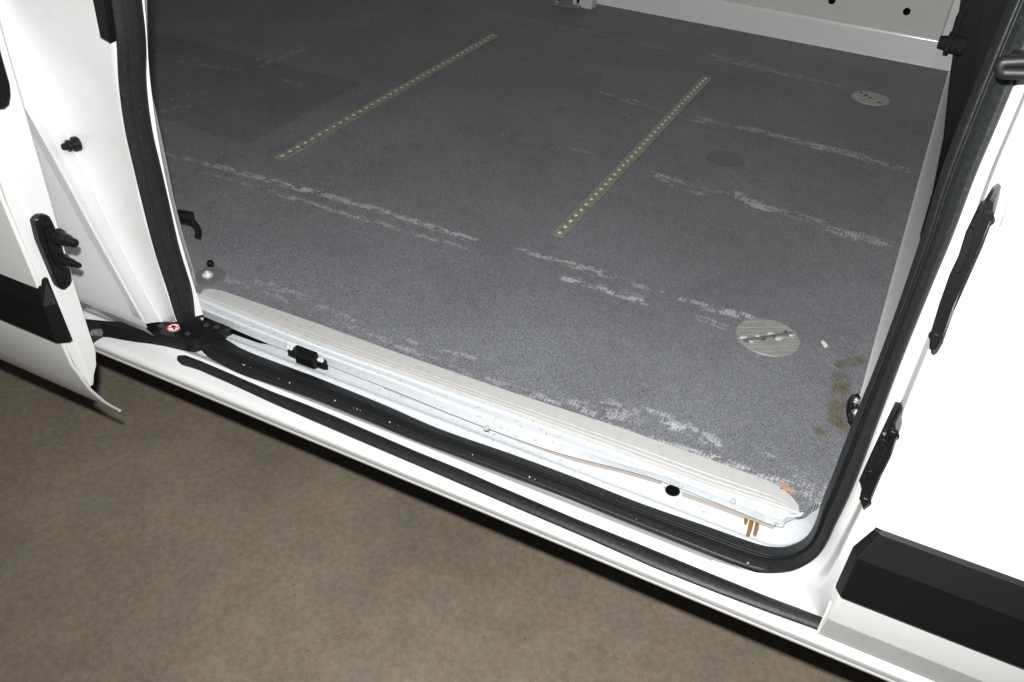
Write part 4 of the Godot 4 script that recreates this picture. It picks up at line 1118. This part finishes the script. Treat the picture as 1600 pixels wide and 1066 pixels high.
	var rq := [Vector3(0.0642, 0.7443, -0.689), Vector3(0.0681, 0.7445, -0.689), Vector3(0.0723, 0.7378, -0.689), Vector3(0.0733, 0.7213, -0.689), Vector3(0.0724, 0.6969, -0.689), Vector3(0.0688, 0.6848, -0.689), Vector3(0.0641, 0.685, -0.689), Vector3(0.064, 0.7177, -0.689)]
	prism(rr, rq, Vector3(0.001, 0, -0.008), 0.002)
	obj("receiver_block", rr, M.plastic, rec, 30.0)
	for e in [[Vector3(0.0678, 0.7361, -0.6885), 0.0042], [Vector3(0.0678, 0.6967, -0.6885), 0.0036]]:
		var q := Buf.new()
		var cc: float = e[1]
		lathe(q, frame_to(e[0] + Vector3(0, 0, -0.002), e[0] + Vector3(0, 0, 1)), [Vector2(cc * 1.2, 0), Vector2(cc * 1.15, 0.005), Vector2(cc * 0.9, 0.0055), Vector2(cc * 0.7, 0.0), Vector2(0, -0.002)], 14)
		obj("socket", q, M.plastic, rec)
	for p in [Vector3(0.0728, 0.7458, -0.693), Vector3(0.0733, 0.6589, -0.693)]: screw(rec, M.plastic, frame_to(p, p + Vector3(-0.1, 0, 1)), 0.0036, 0.003)
	var t := Buf.new()
	var tp := [Vector3(0.0708, 0.9868, -0.68), Vector3(0.074, 0.9851, -0.68), Vector3(0.0758, 0.9776, -0.68), Vector3(0.0763, 0.9698, -0.68), Vector3(0.077, 0.9524, -0.68), Vector3(0.0767, 0.9256, -0.68), Vector3(0.0763, 0.893, -0.68), Vector3(0.078, 0.8613, -0.68), Vector3(0.0771, 0.8517, -0.68), Vector3(0.0748, 0.8482, -0.68), Vector3(0.0722, 0.8498, -0.68), Vector3(0.0698, 0.8588, -0.68), Vector3(0.0684, 0.868, -0.68), Vector3(0.0661, 0.8931, -0.68), Vector3(0.0648, 0.9205, -0.68), Vector3(0.0667, 0.9234, -0.68), Vector3(0.0639, 0.9579, -0.68), Vector3(0.0646, 0.9663, -0.68), Vector3(0.0664, 0.969, -0.68), Vector3(0.0682, 0.9829, -0.68)]
	prism(t, tp, Vector3(0.006, 0, -0.05), 0.0035)
	var lat := obj("lock_striker", t, M.plastic, van, 30.0)
	var ti := Buf.new()
	var tq := [Vector3(0.0657, 0.9637, -0.676), Vector3(0.0688, 0.9613, -0.676), Vector3(0.0709, 0.9498, -0.676), Vector3(0.0706, 0.9263, -0.676), Vector3(0.0675, 0.9247, -0.676), Vector3(0.0657, 0.9369, -0.676), Vector3(0.0648, 0.9546, -0.676)]
	prism(ti, tq, Vector3(0.0, 0, -0.006), 0.002)
	obj("striker_block", ti, M.trim, lat, 30.0)
	for p in [Vector3(0.0726, 0.9741, -0.681), Vector3(0.073, 0.8626, -0.681)]: screw(lat, M.plastic, frame_to(p, p + Vector3(-0.1, 0, 1)), 0.0036, 0.003)
	# catch at the upper right
	var h := Buf.new()
	var hc := [Vector3(0.0638, 1.0776, -0.715), Vector3(0.0503, 1.0744, -0.715), Vector3(0.0471, 1.0729, -0.715), Vector3(0.0477, 1.0688, -0.715), Vector3(0.0496, 1.0669, -0.715), Vector3(0.0541, 1.0674, -0.715), Vector3(0.0675, 1.0697, -0.715)]
	tube(h, spline(hc, 4), 0.0048, 10)
	var hook := obj("door_catch", h, M.trim, van)
	var hp := Buf.new()
	prism(hp, [Vector3(0.0488, 1.08, -0.712), Vector3(0.0622, 1.0818, -0.712), Vector3(0.0668, 1.0718, -0.712), Vector3(0.0511, 1.0713, -0.712), Vector3(0.0478, 1.0757, -0.712)], Vector3(0.003, 0, -0.016), 0.003)
	obj("catch_plate", hp, M.plastic, hook, 30.0)

	# grey bracket on the floor against the rear pillar
	var g := Buf.new()
	var foot := [Vector3(-0.9677, 0.473, -0.8639), Vector3(-0.9689, 0.473, -0.8858), Vector3(-0.9656, 0.473, -0.9063), Vector3(-0.9519, 0.473, -0.9123), Vector3(-0.9312, 0.473, -0.9086), Vector3(-0.9226, 0.473, -0.8956), Vector3(-0.9206, 0.473, -0.8767), Vector3(-0.9218, 0.473, -0.8617), Vector3(-0.9319, 0.473, -0.8567), Vector3(-0.9533, 0.473, -0.857)]
	prism(g, foot, Vector3(0, -0.003, 0), 0.0006)
	var pa := [Vector3(-0.9668, 0.473, -0.86), Vector3(-0.9667, 0.473, -0.9091), Vector3(-1.0294, 0.4907, -0.955), Vector3(-1.0236, 0.4974, -0.905)]
	prism(g, pa, Vector3(-0.003, -0.002, 0), 0.0006)
	var br := obj("floor_bracket", g, M.grey_metal, van, 30.0)
	var gb := Buf.new()
	var gp := Vector3(-0.9487, 0.473, -0.8844)
	bolt(gb, Transform3D(Basis(), gp), 0.006, 0.006)
	obj("bolt", gb, M.bright, br)
	var gc := Buf.new()
	var gq := Vector3(-0.9648, 0.48, -0.91)
	lathe(gc, Transform3D(Basis(), gq + Vector3(0, -0.01, 0)), [Vector2(0.006, 0), Vector2(0.006, 0.009), Vector2(0.0045, 0.011), Vector2(0, 0.011)], 8)
	obj("stud", gc, M.plastic, br)
	# black ring behind it
	var ring := Buf.new()
	tube(ring, spline([Vector3(-1.0432, 0.533, -0.93), Vector3(-1.0348, 0.5294, -0.935), Vector3(-1.0237, 0.5255, -0.94), Vector3(-1.0195, 0.5146, -0.945), Vector3(-1.0198, 0.4995, -0.948), Vector3(-1.0253, 0.4866, -0.948)], 5), 0.0055, 10)
	tube(ring, [Vector3(-1.0455, 0.5347, -0.93), Vector3(-1.031, 0.5342, -0.935), Vector3(-1.0193, 0.5328, -0.94)], 0.010, 12)
	obj("lashing_ring", ring, M.plastic, van)

	# lashing eyes: beside the right pillar and at the far wall
	var le := Buf.new()
	prism(le, [Vector3(0.0473, 0.476, -1.1058), Vector3(0.0538, 0.476, -1.1162), Vector3(0.0596, 0.476, -1.108), Vector3(0.0599, 0.476, -1.076), Vector3(0.0603, 0.476, -1.0453), Vector3(0.0587, 0.476, -1.0383), Vector3(0.0509, 0.476, -1.0491), Vector3(0.0495, 0.476, -1.0638), Vector3(0.0534, 0.476, -1.0723)], Vector3(0, -0.006, 0), 0.0015)
	var lk := obj("floor_latch", le, M.plastic, van, 30.0)
	var lr := Buf.new()
	tube(lr, spline([Vector3(0.0486, 0.48, -1.0962), Vector3(0.046, 0.486, -1.0738), Vector3(0.0481, 0.486, -1.0499), Vector3(0.0537, 0.478, -1.045)], 4), 0.0035, 8)
	obj("ring", lr, M.plastic, lk)
	for p in [Vector3(0.0538, 0.476, -1.0932), Vector3(0.0578, 0.476, -1.067)]: screw(lk, M.steel, Transform3D(Basis(), p), 0.0042, 0.005)
	d_ring(van, Vector3(-1.075, F + 0.0005, -2.66), deg_to_rad(10), 1.5)
	var lp := Buf.new()
	box(lp, Vector3(-1.06, F + 0.001, -2.70), Vector3(-0.995, F + 0.035, -2.66), 0.003)
	obj("lashing_block", lp, M.inside, van)

func litter() -> void:
	var b := Buf.new()
	prism(b, [Vector3(-0.0182, 0.474, -1.2205), Vector3(-0.0149, 0.474, -1.2244), Vector3(-0.0077, 0.474, -1.2171), Vector3(-0.0058, 0.474, -1.2124), Vector3(-0.0097, 0.474, -1.2063)], Vector3(0, -0.0012, 0), 0.0002)
	tag(obj("paper_scrap", b, M.paper, self), "tiny white paper scrap on the load floor right of the brushed metal disc", "paper scrap")
	var w := Buf.new()
	prism(w, [Vector3(-0.0051, 0.4725, -0.8835), Vector3(-0.0007, 0.4725, -0.8821), Vector3(0.0013, 0.4725, -0.8768), Vector3(0.0076, 0.4725, -0.8778), Vector3(0.0153, 0.4725, -0.8758), Vector3(0.012, 0.4725, -0.8721), Vector3(0.0049, 0.4725, -0.8712), Vector3(-0.0043, 0.4725, -0.8686), Vector3(-0.0051, 0.4725, -0.8758)], Vector3(0, -0.0018, 0), 0.0004)
	tag(obj("wood_splinter", w, M.wood, self), "orange wood splinter by the front right corner of the load floor", "splinter")
	var rng := RandomNumberGenerator.new()
	rng.seed = 404
	var g := Buf.new()
	for i in 170:
		var x := rng.randf_range(-0.82, 0.03)
		var k := rng.randi() % 3
		var z: float = [-0.790, -0.826, -0.752][k] + rng.randfn() * 0.006
		var y: float = F + [-0.0325, -0.0055, -0.0262][k]
		if k == 2:
			if rng.randf() < 0.7: continue
			z = -0.757
		var s := rng.randf_range(0.0005, 0.0015)
		lathe(g, Transform3D(Basis(), Vector3(x, y, z)), [Vector2(s, 0), Vector2(s * 0.8, s * 0.7), Vector2(0, s)], 5)
	tag(obj("grit", g, M.grit, self), "fine grit and crumbs lying along the white door step", "grit", "", "stuff")
